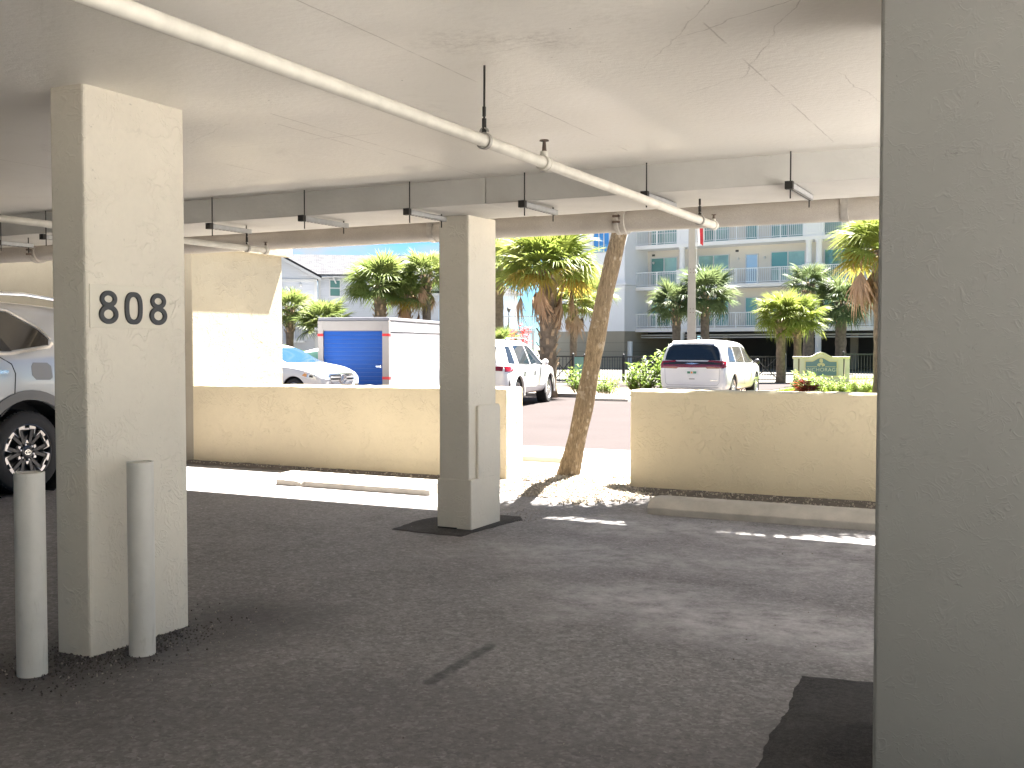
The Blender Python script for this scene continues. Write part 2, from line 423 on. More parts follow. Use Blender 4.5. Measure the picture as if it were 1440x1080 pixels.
def mk_bark():
    m = bpy.data.materials.new('leaning_bark'); k = NT(m)
    mp = k.n('ShaderNodeMapping'); mp.inputs['Scale'].default_value = (1, 1, 0.22); k.l(k.co.outputs['Object'], mp.inputs['Vector'])
    g = k.noise(48, 6, 0.75, 0.5, mp.outputs[0])
    big = k.noise(2.6, 3)
    c = k.mix(k.ramp(g, 0.32, 0.68), (0.075, 0.054, 0.034), (0.42, 0.32, 0.205))
    c = k.mix(k.math('MULTIPLY', k.ramp(big, 0.4, 0.65), 0.55), c, (0.25, 0.19, 0.125))
    # pale lichen flecks
    vo = k.n('ShaderNodeTexVoronoi'); vo.inputs['Scale'].default_value = 16
    mp2 = k.n('ShaderNodeMapping'); mp2.inputs['Scale'].default_value = (1, 1, 0.55); k.l(k.co.outputs['Object'], mp2.inputs['Vector'])
    k.l(mp2.outputs[0], vo.inputs['Vector'])
    fl = k.math('MULTIPLY', k.ramp(vo.outputs['Distance'], 0.16, 0.30, 1.0, 0.0), k.ramp(k.noise(4.5, 3), 0.50, 0.56))
    c = k.mix(k.math('MULTIPLY', fl, 0.9), c, (0.52, 0.44, 0.34))
    lich = k.ramp(k.noise(5.5, 5, 0.7), 0.58, 0.63)
    c = k.mix(k.math('MULTIPLY', lich, 0.65), c, (0.42, 0.36, 0.28))
    k.color(c); k.set(0.9, spec=0.2)
    n1 = k.bump(g, 1.0, 0.035)
    n1 = k.bump(k.noise(60, 3), 0.4, 0.006, n1)
    k.normal(n1)
    return m
M['leaning_bark'] = mk_bark()

M['white_car_paint'] = plain('white_car_paint', (0.74, 0.735, 0.73), 0.35, coat=0.8)
M['silver_car_paint'] = plain('silver_car_paint', (0.47, 0.48, 0.50), 0.28, 0.25, coat=0.9)
M['cladding'] = plain('cladding', (0.16, 0.155, 0.15), 0.5, bump=0.1, bscale=150)
M['car_glass'] = plain('car_glass', (0.012, 0.016, 0.022), 0.03, spec=0.7)
M['car_glass_tan'] = plain('car_glass_tan', (0.03, 0.027, 0.023), 0.03, spec=0.8)
M['windscreen_blue'] = plain('windscreen_blue', (0.02, 0.05, 0.10), 0.04, spec=0.9)
M['rubber'] = plain('rubber', (0.022, 0.021, 0.022), 0.75, bump=0.2, bscale=80)
M['arch_black'] = plain('arch_black', (0.008, 0.008, 0.009), 0.95)
M['black_trim'] = plain('black_trim', (0.015, 0.015, 0.017), 0.35)
M['chrome'] = plain('chrome', (0.75, 0.76, 0.78), 0.15, 0.95)
M['alloy'] = plain('alloy', (0.62, 0.60, 0.60), 0.28, 0.7)
M['dark_alloy'] = plain('dark_alloy', (0.05, 0.05, 0.055), 0.3, 0.6)
M['tail_red'] = plain('tail_red', (0.20, 0.002, 0.006), 0.12, coat=1.0)
M['amber'] = plain('amber', (0.80, 0.32, 0.03), 0.2, coat=1.0)
M['lamp_glass'] = plain('lamp_glass', (0.45, 0.47, 0.50), 0.1, 0.4, coat=1.0)
M['plate_white'] = plain('plate_white', (0.75, 0.77, 0.74), 0.4)
M['plate_green'] = plain('plate_green', (0.06, 0.22, 0.12), 0.5)
M['orange'] = plain('orange', (0.75, 0.25, 0.03), 0.5)
M['panel_gap'] = plain('panel_gap', (0.25, 0.25, 0.26), 0.6)
M['white_trim'] = plain('white_trim', (0.62, 0.62, 0.62), 0.5)
M['white_metal'] = plain('white_metal', (0.82, 0.82, 0.82), 0.4, var=0.05)
M['box_white'] = plain('box_white', (0.235, 0.235, 0.26), 0.45, var=0.06, vscale=1.2, bump=0.05, bscale=8)
M['box_frame'] = plain('box_frame', (0.36, 0.335, 0.315), 0.5, var=0.06, vscale=2)
M['door_blue'] = plain('door_blue', (0.012, 0.075, 0.33), 0.6, var=0.1, vscale=1.5, spec=0.2)
M['band_red'] = plain('band_red', (0.62, 0.02, 0.025), 0.4)
M['condo_wall'] = plain('condo_wall', (0.70, 0.65, 0.58), 0.8, var=0.05, vscale=0.4, bump=0.15, bscale=20)
M['condo_white'] = plain('condo_white', (0.84, 0.83, 0.84), 0.7, var=0.04, vscale=0.5, bump=0.1, bscale=20)
M['condo_tan'] = plain('condo_tan', (0.34, 0.30, 0.23), 0.8, var=0.06, vscale=0.5, bump=0.15, bscale=20)
M['condo_dark'] = plain('condo_dark', (0.06, 0.06, 0.06), 0.9)
M['teal_glass'] = plain('teal_glass', (0.13, 0.31, 0.29), 0.06, spec=0.8)
M['pale_glass'] = plain('pale_glass', (0.30, 0.48, 0.44), 0.06, spec=0.8, var=0.3, vscale=0.9)
M['blue_glass'] = plain('blue_glass', (0.06, 0.26, 0.62), 0.15, spec=0.7)
M['green_glass'] = plain('green_glass', (0.10, 0.20, 0.16), 0.08, spec=0.7)
M['fence_black'] = plain('fence_black', (0.018, 0.018, 0.02), 0.4)
M['sign_cream'] = plain('sign_cream', (0.66, 0.60, 0.55), 0.6, var=0.05, vscale=4)
M['sign_blue'] = plain('sign_blue', (0.13, 0.20, 0.28), 0.6)
M['sign_gold'] = plain('sign_gold', (0.68, 0.56, 0.36), 0.6)
M['flag_red'] = plain('flag_red', (0.60, 0.03, 0.05), 0.7)
M['flag_white'] = plain('flag_white', (0.80, 0.80, 0.80), 0.7)
M['pole_concrete'] = plain('pole_concrete', (0.48, 0.43, 0.39), 0.8, var=0.06, vscale=3, bump=0.1)

def siding(name, col):
    m = bpy.data.materials.new(name); k = NT(m)
    w = k.n('ShaderNodeTexWave'); w.wave_type = 'BANDS'; w.bands_direction = 'Z'; w.wave_profile = 'SAW'
    w.inputs['Scale'].default_value = 1.9; k.l(k.co.outputs['Object'], w.inputs['Vector'])
    line = k.ramp(w.outputs['Fac'], 0.0, 0.12, 1.0, 0.0)
    k.color(k.mix(k.math('MULTIPLY', line, 0.3), col, tuple(c * 0.55 for c in col)))
    k.normal(k.bump(w.outputs['Fac'], 0.5, 0.02)); k.set(0.6)
    return m
M['grey_siding'] = siding('grey_siding', (0.55, 0.57, 0.62))
M['blue_siding'] = siding('blue_siding', (0.56, 0.64, 0.74))

def shingles():
    m = bpy.data.materials.new('roof_shingle'); k = NT(m)
    b = k.n('ShaderNodeTexBrick'); b.inputs['Scale'].default_value = 1.0
    b.inputs['Brick Width'].default_value = 0.30; b.inputs['Row Height'].default_value = 0.14; b.inputs['Mortar Size'].default_value = 0.012
    b.inputs['Color1'].default_value = (0.055, 0.056, 0.062, 1); b.inputs['Color2'].default_value = (0.085, 0.087, 0.095, 1); b.inputs['Mortar'].default_value = (0.03, 0.03, 0.034, 1)
    k.l(k.co.outputs['Object'], b.inputs['Vector'])
    k.color(b.outputs['Color']); k.set(0.9, spec=0.1); k.normal(k.bump(k.noise(30, 3), 0.5, 0.02))
    return m
M['roof_shingle'] = shingles()

# ------------------------------------------------------------------ builders
def wm(o):
    m = o.matrix_basis.copy()
    while o.parent is not None:
        o = o.parent
        m = o.matrix_basis @ m
    return m

def thing(name, label, cat, loc=(0, 0, 0), rz=0.0, group=None):
    o = bpy.data.objects.new(name, None)
    COL.objects.link(o)
    o.location = loc; o.rotation_euler = (0, 0, rz)
    o.empty_display_size = 0.2
    o['label'] = label; o['category'] = cat
    if group: o['group'] = group
    return o

def tag(o, label, cat, group=None):
    o['label'] = label; o['category'] = cat
    if group: o['group'] = group
    return o

def copy_tree(o, parent=None):
    c = o.copy(); COL.objects.link(c)
    if parent is not None: c.parent = parent
    for ch in o.children: copy_tree(ch, c)
    return c

class MB:
    def __init__(self):
        self.v = []; self.f = []
    def add(self, vs, fs):
        n = len(self.v)
        self.v += [Vector(p) for p in vs]
        self.f += [tuple(i + n for i in q) for q in fs]
        return self
    def box(self, a, b):
        x0, y0, z0 = [min(p, q) for p, q in zip(a, b)]; x1, y1, z1 = [max(p, q) for p, q in zip(a, b)]
        return self.add([(x0, y0, z0), (x1, y0, z0), (x1, y1, z0), (x0, y1, z0), (x0, y0, z1), (x1, y0, z1), (x1, y1, z1), (x0, y1, z1)],
                        [(3, 2, 1, 0), (4, 5, 6, 7), (0, 1, 5, 4), (1, 2, 6, 5), (2, 3, 7, 6), (3, 0, 4, 7)])
    def obox(self, c, ax, ay, az):
        c = Vector(c); ax = Vector(ax); ay = Vector(ay); az = Vector(az)
        vs = [c + sx * ax + sy * ay + sz * az for sz in (-1, 1) for sx, sy in ((-1, -1), (1, -1), (1, 1), (-1, 1))]
        return self.add(vs, [(3, 2, 1, 0), (4, 5, 6, 7), (0, 1, 5, 4), (1, 2, 6, 5), (2, 3, 7, 6), (3, 0, 4, 7)])
    def bar(self, p, q, w, h=None):
        p = Vector(p); q = Vector(q); d = q - p
        if h is None: h = w
        u = d.normalized()
        s = Vector((0, 0, 1)) if abs(u.z) < 0.95 else Vector((1, 0, 0))
        r = u.cross(s).normalized(); t = r.cross(u).normalized()
        return self.obox((p + q) / 2, d / 2, r * w / 2, t * h / 2)
    def tube(self, pts, rad, n=12, caps=True):
        pts = [Vector(p) for p in pts]
        if not isinstance(rad, (list, tuple)): rad = [rad] * len(pts)
        vs = []; fs = []
        prev = None
        for i, p in enumerate(pts):
            if i == 0: d = pts[1] - p
            elif i == len(pts) - 1: d = p - pts[i - 1]
            else: d = pts[i + 1] - pts[i - 1]
            d.normalize()
            if prev is None:
                s = Vector((0, 0, 1)) if abs(d.z) < 0.9 else Vector((1, 0, 0))
                a = d.cross(s).normalized()
            else:
                a = (prev - d * prev.dot(d)).normalized()
            prev = a
            b = d.cross(a)
            for j in range(n):
                t = 2 * math.pi * j / n
                vs.append(p + rad[i] * (math.cos(t) * a + math.sin(t) * b))
        for i in range(len(pts) - 1):
            for j in range(n):
                k = (j + 1) % n
                fs.append((i * n + j, i * n + k, (i + 1) * n + k, (i + 1) * n + j))
        if caps:
            fs.append(tuple(range(n - 1, -1, -1)))
            fs.append(tuple((len(pts) - 1) * n + j for j in range(n)))
        return self.add(vs, fs)
    def lathe(self, prof, n=24, axis='z', c=(0, 0, 0)):
        """prof: (radius, height) pairs, closed if ends have r = 0"""
        c = Vector(c); vs = []; fs = []
        for r, h in prof:
            for j in range(n):
                t = 2 * math.pi * j / n
                a, b = r * math.cos(t), r * math.sin(t)
                p = {'z': (a, b, h), 'y': (a, h, b), 'x': (h, a, b)}[axis]
                vs.append(c + Vector(p))
        for i in range(len(prof) - 1):
            for j in range(n):
                k = (j + 1) % n
                fs.append((i * n + j, i * n + k, (i + 1) * n + k, (i + 1) * n + j))
        return self.add(vs, fs)
    def prism(self, poly, d0, d1, axis='y'):
        """poly of 2D points extruded along an axis"""
        def P(u, w, d):
            return {'y': (u, d, w), 'x': (d, u, w), 'z': (u, w, d)}[axis]
        n = len(poly)
        vs = [P(u, w, d0) for u, w in poly] + [P(u, w, d1) for u, w in poly]
        fs = [tuple(range(n)), tuple(range(2 * n - 1, n - 1, -1))]
        fs += [(i, i + n, (i + 1) % n + n, (i + 1) % n) for i in range(n)]
        return self.add(vs, fs)
    def ring(self, ro, ri, d0, d1, axis='y', c=(0, 0), n=32, a0=0.0, a1=2 * math.pi, ry=None, riy=None):
        """annulus (or arc) prism"""
        full = abs(a1 - a0 - 2 * math.pi) < 1e-4
        ry = ry or ro; riy = riy or ri
        m = n if full else n + 1
        def P(u, w, d):
            return {'y': (u, d, w), 'x': (d, u, w), 'z': (u, w, d)}[axis]
        vs = []; fs = []
        for i in range(m):
            t = a0 + (a1 - a0) * i / n
            cs, sn = math.cos(t), math.sin(t)
            for rx_, rz_, d in ((ro, ry, d0), (ri, riy, d0), (ri, riy, d1), (ro, ry, d1)):
                vs.append(P(c[0] + rx_ * cs, c[1] + rz_ * sn, d))
        for i in range(n):
            j = (i + 1) % m
            for k in range(4):
                l = (k + 1) % 4
                fs.append((i * 4 + k, i * 4 + l, j * 4 + l, j * 4 + k))
        if not full:
            fs.append((0, 1, 2, 3)); e = (m - 1) * 4; fs.append((e + 3, e + 2, e + 1, e))
        return self.add(vs, fs)
    def mesh(self, name, M4=None, fix=True):
        me = bpy.data.meshes.new(name)
        vs = self.v if M4 is None else [M4 @ p for p in self.v]
        me.from_pydata([tuple(p) for p in vs], [], self.f)
        if fix:
            bm = bmesh.new(); bm.from_mesh(me)
            bmesh.ops.recalc_face_normals(bm, faces=bm.faces)
            bm.to_mesh(me); bm.free()
        me.update()
        return me
    def build(self, name, mat, parent=None, local=False, smooth=False, bevel=0.0, seg=2, loc=None, fix=True):
        M4 = None
        if parent is not None and not local: M4 = wm(parent).inverted()
        if parent is None and loc is not None: M4 = Matrix.Translation(-Vector(loc))
        me = self.mesh(name, M4, fix)
        me.materials.append(mat)
        if smooth:
            me.polygons.foreach_set('use_smooth', [True] * len(me.polygons))
        o = bpy.data.objects.new(name, me)
        COL.objects.link(o)
        if parent is not None: o.parent = parent
        elif loc is not None: o.location = loc
        if smooth == 'auto':
            try: me.set_sharp_from_angle(angle=R(40))
            except Exception: pass
        if bevel:
            b = o.modifiers.new('bevel', 'BEVEL'); b.width = bevel; b.segments = seg; b.limit_method = 'ANGLE'; b.angle_limit = R(40)
        return o

def struct(o):
    o['kind'] = 'structure'; return o
def stuff(o):
    o['kind'] = 'stuff'; return o

def grid_sheet(x0, y0, x1, y1, z, nx=1, ny=1):
    b = MB(); vs = []; fs = []
    for j in range(ny + 1):
        for i in range(nx + 1):
            vs.append((x0 + (x1 - x0) * i / nx, y0 + (y1 - y0) * j / ny, z))
    for j in range(ny):
        for i in range(nx):
            a = j * (nx + 1) + i
            fs.append((a, a + 1, a + nx + 2, a + nx + 1))
    return b.add(vs, fs)

# ================================================================== THE SETTING
CEIL = 2.914
struct(grid_sheet(-900, -600, 900, 1500, -0.008).build('ground', M['far_ground']))
lotb = MB(); lotb.add([(x, y, -0.004) for x, y in ((-70, 9), (60, 9), (60, 33), (-8, 30.4), (-18, 30.0), (-18, 36), (-70, 36))], [tuple(range(7))])
struct(grid_sheet(3.9, -40, 45, 11.2, -0.002).build('driveway', M['driveway_concrete']))  # unseen bright sheet, added to bounce sun into the garage
struct(lotb.build('parking_lot', M['lot_paving']))
# garage floor
struct(grid_sheet(-24, -15, 3.9, 11.4, 0.0).build('garage_floor', M['garage_asphalt']))
struct(grid_sheet(-10.4, 11.4, 14, 15.4, 0.0).build('sidewalk', M['concrete']))
# joints in the sidewalk as narrow dark grooves
jb = MB()
for x in (-9.1, -7.3, -5.6, -3.55, -1.7):
    jb.box((x, 11.4, 0.0), (x + 0.012, 15.4, 0.003))
struct(jb.build('sidewalk_joint', M['dirt']))
# patches of newer asphalt at the column feet
def patch(poly):
    rnd = random.Random(len(poly)); pts = []
    for (x0, y0), (x1, y1) in zip(poly, poly[1:] + poly[:1]):
        L = math.hypot(x1 - x0, y1 - y0); k = max(1, int(L / 0.02)); ph = rnd.uniform(0, 6)
        for i in range(k):
            t = i / k
            wob = 0.008 * math.sin(ph + t * L * 9) + 0.004 * math.sin(ph * 2 + t * L * 31)
            pts.append((x0 + (x1 - x0) * t + wob + rnd.gauss(0, 0.0016), y0 + (y1 - y0) * t + wob * 0.8 + rnd.gauss(0, 0.0016)))
    n = len(pts); b = MB()
    cx = sum(p[0] for p in pts) / n; cy = sum(p[1] for p in pts) / n
    ring2 = [(cx + (x - cx) * 0.965, cy + (y - cy) * 0.965) for x, y in pts]
    b.add([(x, y, 0.001) for x, y in pts] + [(x, y, 0.009) for x, y in ring2] + [(cx, cy, 0.010)],
          [(i, (i + 1) % n, n + (i + 1) % n, n + i) for i in range(n)] + [(n + i, n + (i + 1) % n, 2 * n) for i in range(n)])
    struct(b.build('asphalt_patch', M['patch_asphalt']))
patch([(-5.12, 7.83), (-4.75, 7.80), (-4.40, 7.80), (-4.36, 8.55), (-4.30, 8.80), (-4.42, 8.95), (-5.0, 8.95), (-5.15, 8.4)])
patch([(-1.06, 5.25), (-0.5, 5.31), (0.4, 5.3), (0.5, 3.0), (-0.6, 3.0), (-0.98, 3.9)])
# dirt along the foot of the low walls
def dirt_strip(x0, x1, y0, y1, seed):
    rnd = random.Random(seed); b = MB(); vs = []; fs = []; n = int((x1 - x0) / 0.12)
    for i in range(n + 1):
        x = x0 + (x1 - x0) * i / n
        vs += [(x, y0 + rnd.uniform(-0.035, 0.035), 0.004), (x, (y0 + y1) / 2, 0.022 + rnd.uniform(0, 0.02)), (x, y1, 0.03)]
    for i in range(n):
        for k in (0, 1):
            fs.append((i * 3 + k, i * 3 + 3 + k, i * 3 + 4 + k, i * 3 + 1 + k))
    b.add(vs, fs)
    struct(b.build('dirt_strip', M['dirt'], smooth=True))
dirt_strip(-10.5, -5.2, 10.93, 11.25, 1)
dirt_strip(-4.25, 2.0, 10.72, 11.3, 2)

def pebbles(name, mat, spots, zfun, smin, smax, seed):
    rnd = random.Random(seed); b = MB()
    base = [Vector(p) for p in ((1, 0, 0), (-1, 0, 0), (0, 1, 0), (0, -1, 0), (0, 0, 1), (0, 0, -1))]
    fs = [(0, 2, 4), (2, 1, 4), (1, 3, 4), (3, 0, 4), (2, 0, 5), (1, 2, 5), (3, 1, 5), (0, 3, 5)]
    for x, y in spots:
        s = rnd.uniform(smin, smax)
        rot = Euler((rnd.uniform(0, 6), rnd.uniform(0, 6), rnd.uniform(0, 6))).to_matrix()
        sc = (s * rnd.uniform(.7, 1.4), s * rnd.uniform(.6, 1.1), s * rnd.uniform(.35, .8))
        c = Vector((x, y, zfun(x, y)))
        b.add([c + rot @ Vector((p.x * sc[0], p.y * sc[1], p.z * sc[2])) for p in base], fs)
    return stuff(b.build(name, mat, fix=False))

# shell gravel mound round the leaning trunk
def mound_in(x, y):
    """>0 inside the shell bed"""
    lx = (x + 4.75); 
    front = 9.95 + abs(x + 4.25) * 0.95 if x > -4.25 else 9.95 + (-(x + 4.25)) * 0.42
    front += 0.08 * math.sin(x * 9) + 0.05 * math.sin(x * 23 + 1)
    if x < -5.62 or x > -4.1 + 0.1 * math.sin(y * 7): 
        pass
    back = 12.15 + 0.10 * math.sin(x * 5)
    left = -5.75 if y > 11.1 else -5.45 + 0.1 * math.sin(y * 8)
    right = -4.12 if y > 11.15 else -3.85
    return min(y - front, back - y, x - left, right - x)
def mound_z(x, y):
    d = mound_in(x, y)
    return 0.004 + max(0, min(d, 0.45)) * 0.11 + 0.006 * math.sin(x * 17) * math.sin(y * 13)
bed = MB(); vs = []; fs = []
nx, ny = 46, 56
for j in range(ny + 1):
    for i in range(nx + 1):
        x = -5.85 + 2.15 * i / nx; y = 9.8 + 2.5 * j / ny
        d = mound_in(x, y)
        vs.append((x, y, mound_z(x, y) if d > 0 else -0.012))
for j in range(ny):
    for i in range(nx):
        a = j * (nx + 1) + i
        fs.append((a, a + 1, a + nx + 2, a + nx + 1))
bed.add(vs, fs)
struct(bed.build('shell_bed', M['shell_bed'], smooth=True))
rnd = random.Random(3); sp = []
while len(sp) < 5200:
    x, y = rnd.uniform(-5.9, -3.7), rnd.uniform(9.7, 12.3)
    d = mound_in(x, y)
    if d > -0.02 or (d > -0.25 and rnd.random() < 0.05): sp.append((x, y))
pebbles('shell_gravel', M['shell'], sp, lambda x, y: max(0.004, mound_z(x, y)) + 0.004, 0.008, 0.022, 5)
rnd = random.Random(4); sp = []
for _ in range(420): sp.append((rnd.uniform(-4.2, -1.2), rnd.triangular(10.7, 11.25, 11.1)))
for _ in range(260): sp.append((rnd.uniform(-10.4, -5.3), rnd.triangular(10.9, 11.18, 11.1)))
pebbles('scattered_shell', M['shell'], sp, lambda x, y: 0.03, 0.006, 0.017, 6)
rnd = random.Random(8); sp = []; sp2 = []
for _ in range(1500):
    t = rnd.random()
    x, y = rnd.gauss(-4.40, 0.17), rnd.gauss(4.05, 0.34)
    sp.append((x, y))
for _ in range(260): sp2.append((rnd.gauss(-4.3, 0.35), rnd.gauss(4.1, 0.5)))
for _ in range(240): sp2.append((rnd.uniform(-7, -1), rnd.uniform(3.0, 9.5)))
for _ in range(150): sp2.append((rnd.uniform(-4.6, -4.2), rnd.uniform(8.7, 9.4)))
pebbles('asphalt_crumb', M['crumb'], sp, lambda x, y: 0.003, 0.003, 0.009, 9)
pebbles('pale_grit', M['pale_crumb'], sp2, lambda x, y: 0.004, 0.003, 0.008, 10)

# ceiling slab of the parking level, its balcony edge out at y = 10.29
cb = MB()
cb.box((-24, -14, CEIL), (3.6, 10.29, 3.35))
struct(cb.build('ceiling', M['ceiling_paint']))
struct(MB().box((-24, -14, -0.01), (3.6, -13.7, 1.0)).build('back_wall', M['yellow_stucco']))  # unseen low wall, added to limit light from behind the camera
struct(MB().box((3.6, -14, -0.01), (3.9, -2.0, CEIL)).build('side_wall', M['yellow_stucco']))  # unseen wall, added to hold back light from the rear right
struct(MB().box((-24.3, -14, -0.01), (-24, 10.29, 3.3)).build('side_wall', M['beam_paint']))

# ------------------------------------------------------------------ columns
def rough_box(name, mat, a, b, parent, bev=0.012):
    o = MB().box(a, b).build(name, mat, parent, bevel=bev, seg=2)
    return o

col1 = thing('column', 'cream stucco column with black numbers 808 on its right face', 'column', (-4.52, 4.27, 0))
rough_box('shaft', M['column_paint'], (-4.625, 3.915, -0.02), (-4.383, 4.617, CEIL + 0.02), col1, 0.014)
pl = MB().box((-4.383, 3.935, 1.688), (-4.3775, 4.473, 1.912)).build('number_plate', M['plate_paint'], col1, bevel=0.002)
def digit_rings(which):
    b = MB()
    h = 0.172
    if which == '0':
        # tall rounded ring
        n = 40; pts = []
        for ro in (0, 1):
            rx = 0.060 - 0.026 * ro; rz = h / 2 - 0.026 * ro
            ring = []
            for i in range(n):
                t = 2 * math.pi * i / n
                c, s = math.cos(t), math.sin(t)
                ring.append((rx * math.copysign(abs(c) ** 0.8, c), rz * math.copysign(abs(s) ** 0.72, s)))
            pts.append(ring)
        vs = []; fs = []
        for i in range(n):
            for (ring, d) in ((0, 0), (1, 0), (1, 1), (0, 1)):
                u, w = pts[ring][i]; vs.append((d * 0.012, u, w))
        for i in range(n):
            j = (i + 1) % n
            for k in range(4):
                l = (k + 1) % 4
                fs.append((i * 4 + k, i * 4 + l, j * 4 + l, j * 4 + k))
        b.add(vs, fs)
    else:
        b.ring(0.055, 0.030, 0.0, 0.012, 'x', (0, 0.043), 32, ry=0.0435, riy=0.0185)
        b.ring(0.062, 0.035, 0.0, 0.0122, 'x', (0, -0.036), 32, ry=0.050, riy=0.0245)
    return b
for y, d in ((4.052, '8'), (4.222, '0'), (4.398, '8')):
    g = digit_rings(d)
    g.v = [p + Vector((-4.3785, y, 1.795)) for p in g.v]
    g.build('digit', M['black_digit'], pl, bevel=0.002)

col2 = thing('column', 'free-standing cream column with thicker plinth between the wheel stops', 'column', (-4.62, 8.37, 0))
rough_box('shaft', M['column_paint'], (-4.785, 8.10, -0.02), (-4.487, 8.60, 2.72), col2, 0.012)
rough_box('plinth', M['column_paint'], (-4.800, 8.085, -0.02), (-4.458, 8.63, 0.44), col2, 0.012)
# raised pilaster on the right side, sloped shoulder
pb = MB()
pb.prism([(8.215, 0.43), (8.632, 0.43), (8.632, 1.045), (8.60, 1.075), (8.225, 1.075), (8.215, 1.06)], -4.487, -4.4575, 'x')
pb.build('pilaster', M['column_paint'], col2, bevel=0.008)
hb = MB().box((-4.79, 8.079, 0.0), (-4.60, 8.0835, 0.018)).build('base_gap', M['hole_black'], col2)

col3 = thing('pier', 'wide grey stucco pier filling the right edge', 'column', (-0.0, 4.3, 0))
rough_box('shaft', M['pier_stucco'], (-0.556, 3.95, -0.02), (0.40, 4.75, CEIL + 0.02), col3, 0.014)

# ------------------------------------------------------------------ bollards
def bollard(x, y, h, r, label):
    t = thing('bollard', label, 'bollard', (x, y, 0), 0, 'painted pipe bollards by the numbered column')
    MB().lathe([(r, -0.01), (r, h), (r - 0.007, h + 0.001), (r - 0.008, h - 0.012)], 40, 'z', (x, y, 0)).build('pipe', M['bollard_paint'], t, smooth='auto')
    MB().lathe([(r - 0.004, h - 0.02), (r - 0.006, h - 0.006), (r * 0.6, h - 0.002), (0.0, h + 0.001)], 40, 'z', (x, y, 0)).build('cap', M['bollard_paint'], t, smooth='auto')
bollard(-4.418, 3.59, 0.985, 0.0705, 'round cream steel bollard standing left of the numbered column')
bollard(-4.20, 4.085, 1.0, 0.0665, 'round cream steel bollard in front of the face numbered 808')

# ------------------------------------------------------------------ low walls and tower
def wall_mesh(x0, x1, y0, y1, h0, h1, seed):
    """stucco wall with slightly uneven cap and rounded edges"""
    rnd = random.Random(seed); b = MB(); vs = []; fs = []
    n = max(2, int((x1 - x0) / 0.09))
    prof = lambda h: [(y0, -0.02), (y0, h * 0.5), (y0 + 0.002, h - 0.03), (y0 + 0.012, h - 0.008), (y0 + 0.03, h), (y1 - 0.03, h), (y1 - 0.012, h - 0.008), (y1 - 0.002, h - 0.03), (y1, -0.02)]
    for i in range(n + 1):
        x = x0 + (x1 - x0) * i / n
        h = h0 + (h1 - h0) * i / n + rnd.uniform(-0.004, 0.004)
        for k, (yy, zz) in enumerate(prof(h)):
            jy = rnd.uniform(-0.003, 0.003) if k in (2, 3, 6, 7) else 0
            vs.append((x, yy + jy, zz))
    m = 9
    for i in range(n):
        for k in range(m - 1):
            fs.append((i * m + k, (i + 1) * m + k, (i + 1) * m + k + 1, i * m + k + 1))
    fs.append(tuple(range(m))); fs.append(tuple(n * m + k for k in range(m - 1, -1, -1)))
    return b.add(vs, fs)
w = wall_mesh(-10.505, -5.70, 11.18, 11.62, 1.06, 1.10, 1).build('low_wall', M['yellow_stucco'], loc=(-8.1, 11.4, 0), smooth='auto', bevel=0.012)
tag(w, 'low yellow stucco wall left of the gap, behind the longer-lit wheel stop', 'wall')
w = wall_mesh(-4.19, 3.4, 11.25, 11.66, 1.10, 1.135, 2).build('low_wall', M['yellow_stucco'], loc=(-0.4, 11.45, 0), smooth='auto', bevel=0.012)
tag(w, 'low yellow stucco wall right of the gap, below the white minivan', 'wall')

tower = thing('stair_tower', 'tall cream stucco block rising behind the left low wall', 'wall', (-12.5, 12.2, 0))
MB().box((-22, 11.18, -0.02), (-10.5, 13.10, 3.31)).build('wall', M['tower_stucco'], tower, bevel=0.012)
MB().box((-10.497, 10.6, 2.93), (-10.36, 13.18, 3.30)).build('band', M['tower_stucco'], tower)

# ------------------------------------------------------------------ edge beam
bm_ = thing('beam', 'grey painted concrete edge beam under the ceiling', 'beam', (-5, 8.0, 2.71))
xs = [-24, -8.6, -4.02, -1.15, 14]
bb = MB()
bb.box((-24, 7.52, 2.71), (-4.021, 8.44, CEIL + 0.01))
bb.build('beam_length', M['beam_paint'], bm_, bevel=0.008)
bb = MB(); bb.box((-4.015, 7.52, 2.708), (3.6, 8.44, CEIL + 0.01)); bb.build('beam_length', M['beam_paint'], bm_, bevel=0.008)

# ------------------------------------------------------------------ drain pipe
dp = thing('drain_pipe', 'thick grey drain pipe running along the opening outside the beam', 'pipe', (-5, 9.5, 2.755))
MB().tube([(-22, 9.5, 2.765), (-11.4, 9.5, 2.758), (-5.6, 9.5, 2.757), (-1.6, 9.5, 2.756), (14, 9.5, 2.75)], 0.104, 32).build('pipe', M['drain_pvc'], dp, smooth='auto')
for x in (-11.45, -3.62):
    t = MB(); t.lathe([(0.104, -0.05), (0.127, -0.047), (0.127, -0.012), (0.120, -0.006), (0.120, 0.012), (0.126, 0.016), (0.126, 0.05), (0.104, 0.052)], 36, 'x', (x, 9.5, 2.757))
    c = t.build('coupling', M['drain_pvc'], dp, smooth='auto')
    for z in (2.79, 2.735):
        s = MB()
        s.box((x - 0.035, 9.5 - 0.165, z - 0.008), (x + 0.02, 9.5 - 0.118, z + 0.008))
        s.lathe([(0.0, -0.045), (0.013, -0.045), (0.013, -0.03), (0, -0.03)], 6, 'x', (x, 9.355, z))
        s.build('bolt', M['rust_brown'], c)
for x in (-5.66, -1.60):
    t = MB(); t.ring(0.115, 0.105, x - 0.03, x + 0.03, 'x', (9.5, 2.757), 32)
    t.box((x - 0.03, 9.39, 2.757), (x + 0.03, 9.398, CEIL + 0.01)); t.box((x - 0.03, 9.602, 2.757), (x + 0.03, 9.61, CEIL + 0.01))
    t.build('strap', M['steel_clamp'], dp, smooth='auto')

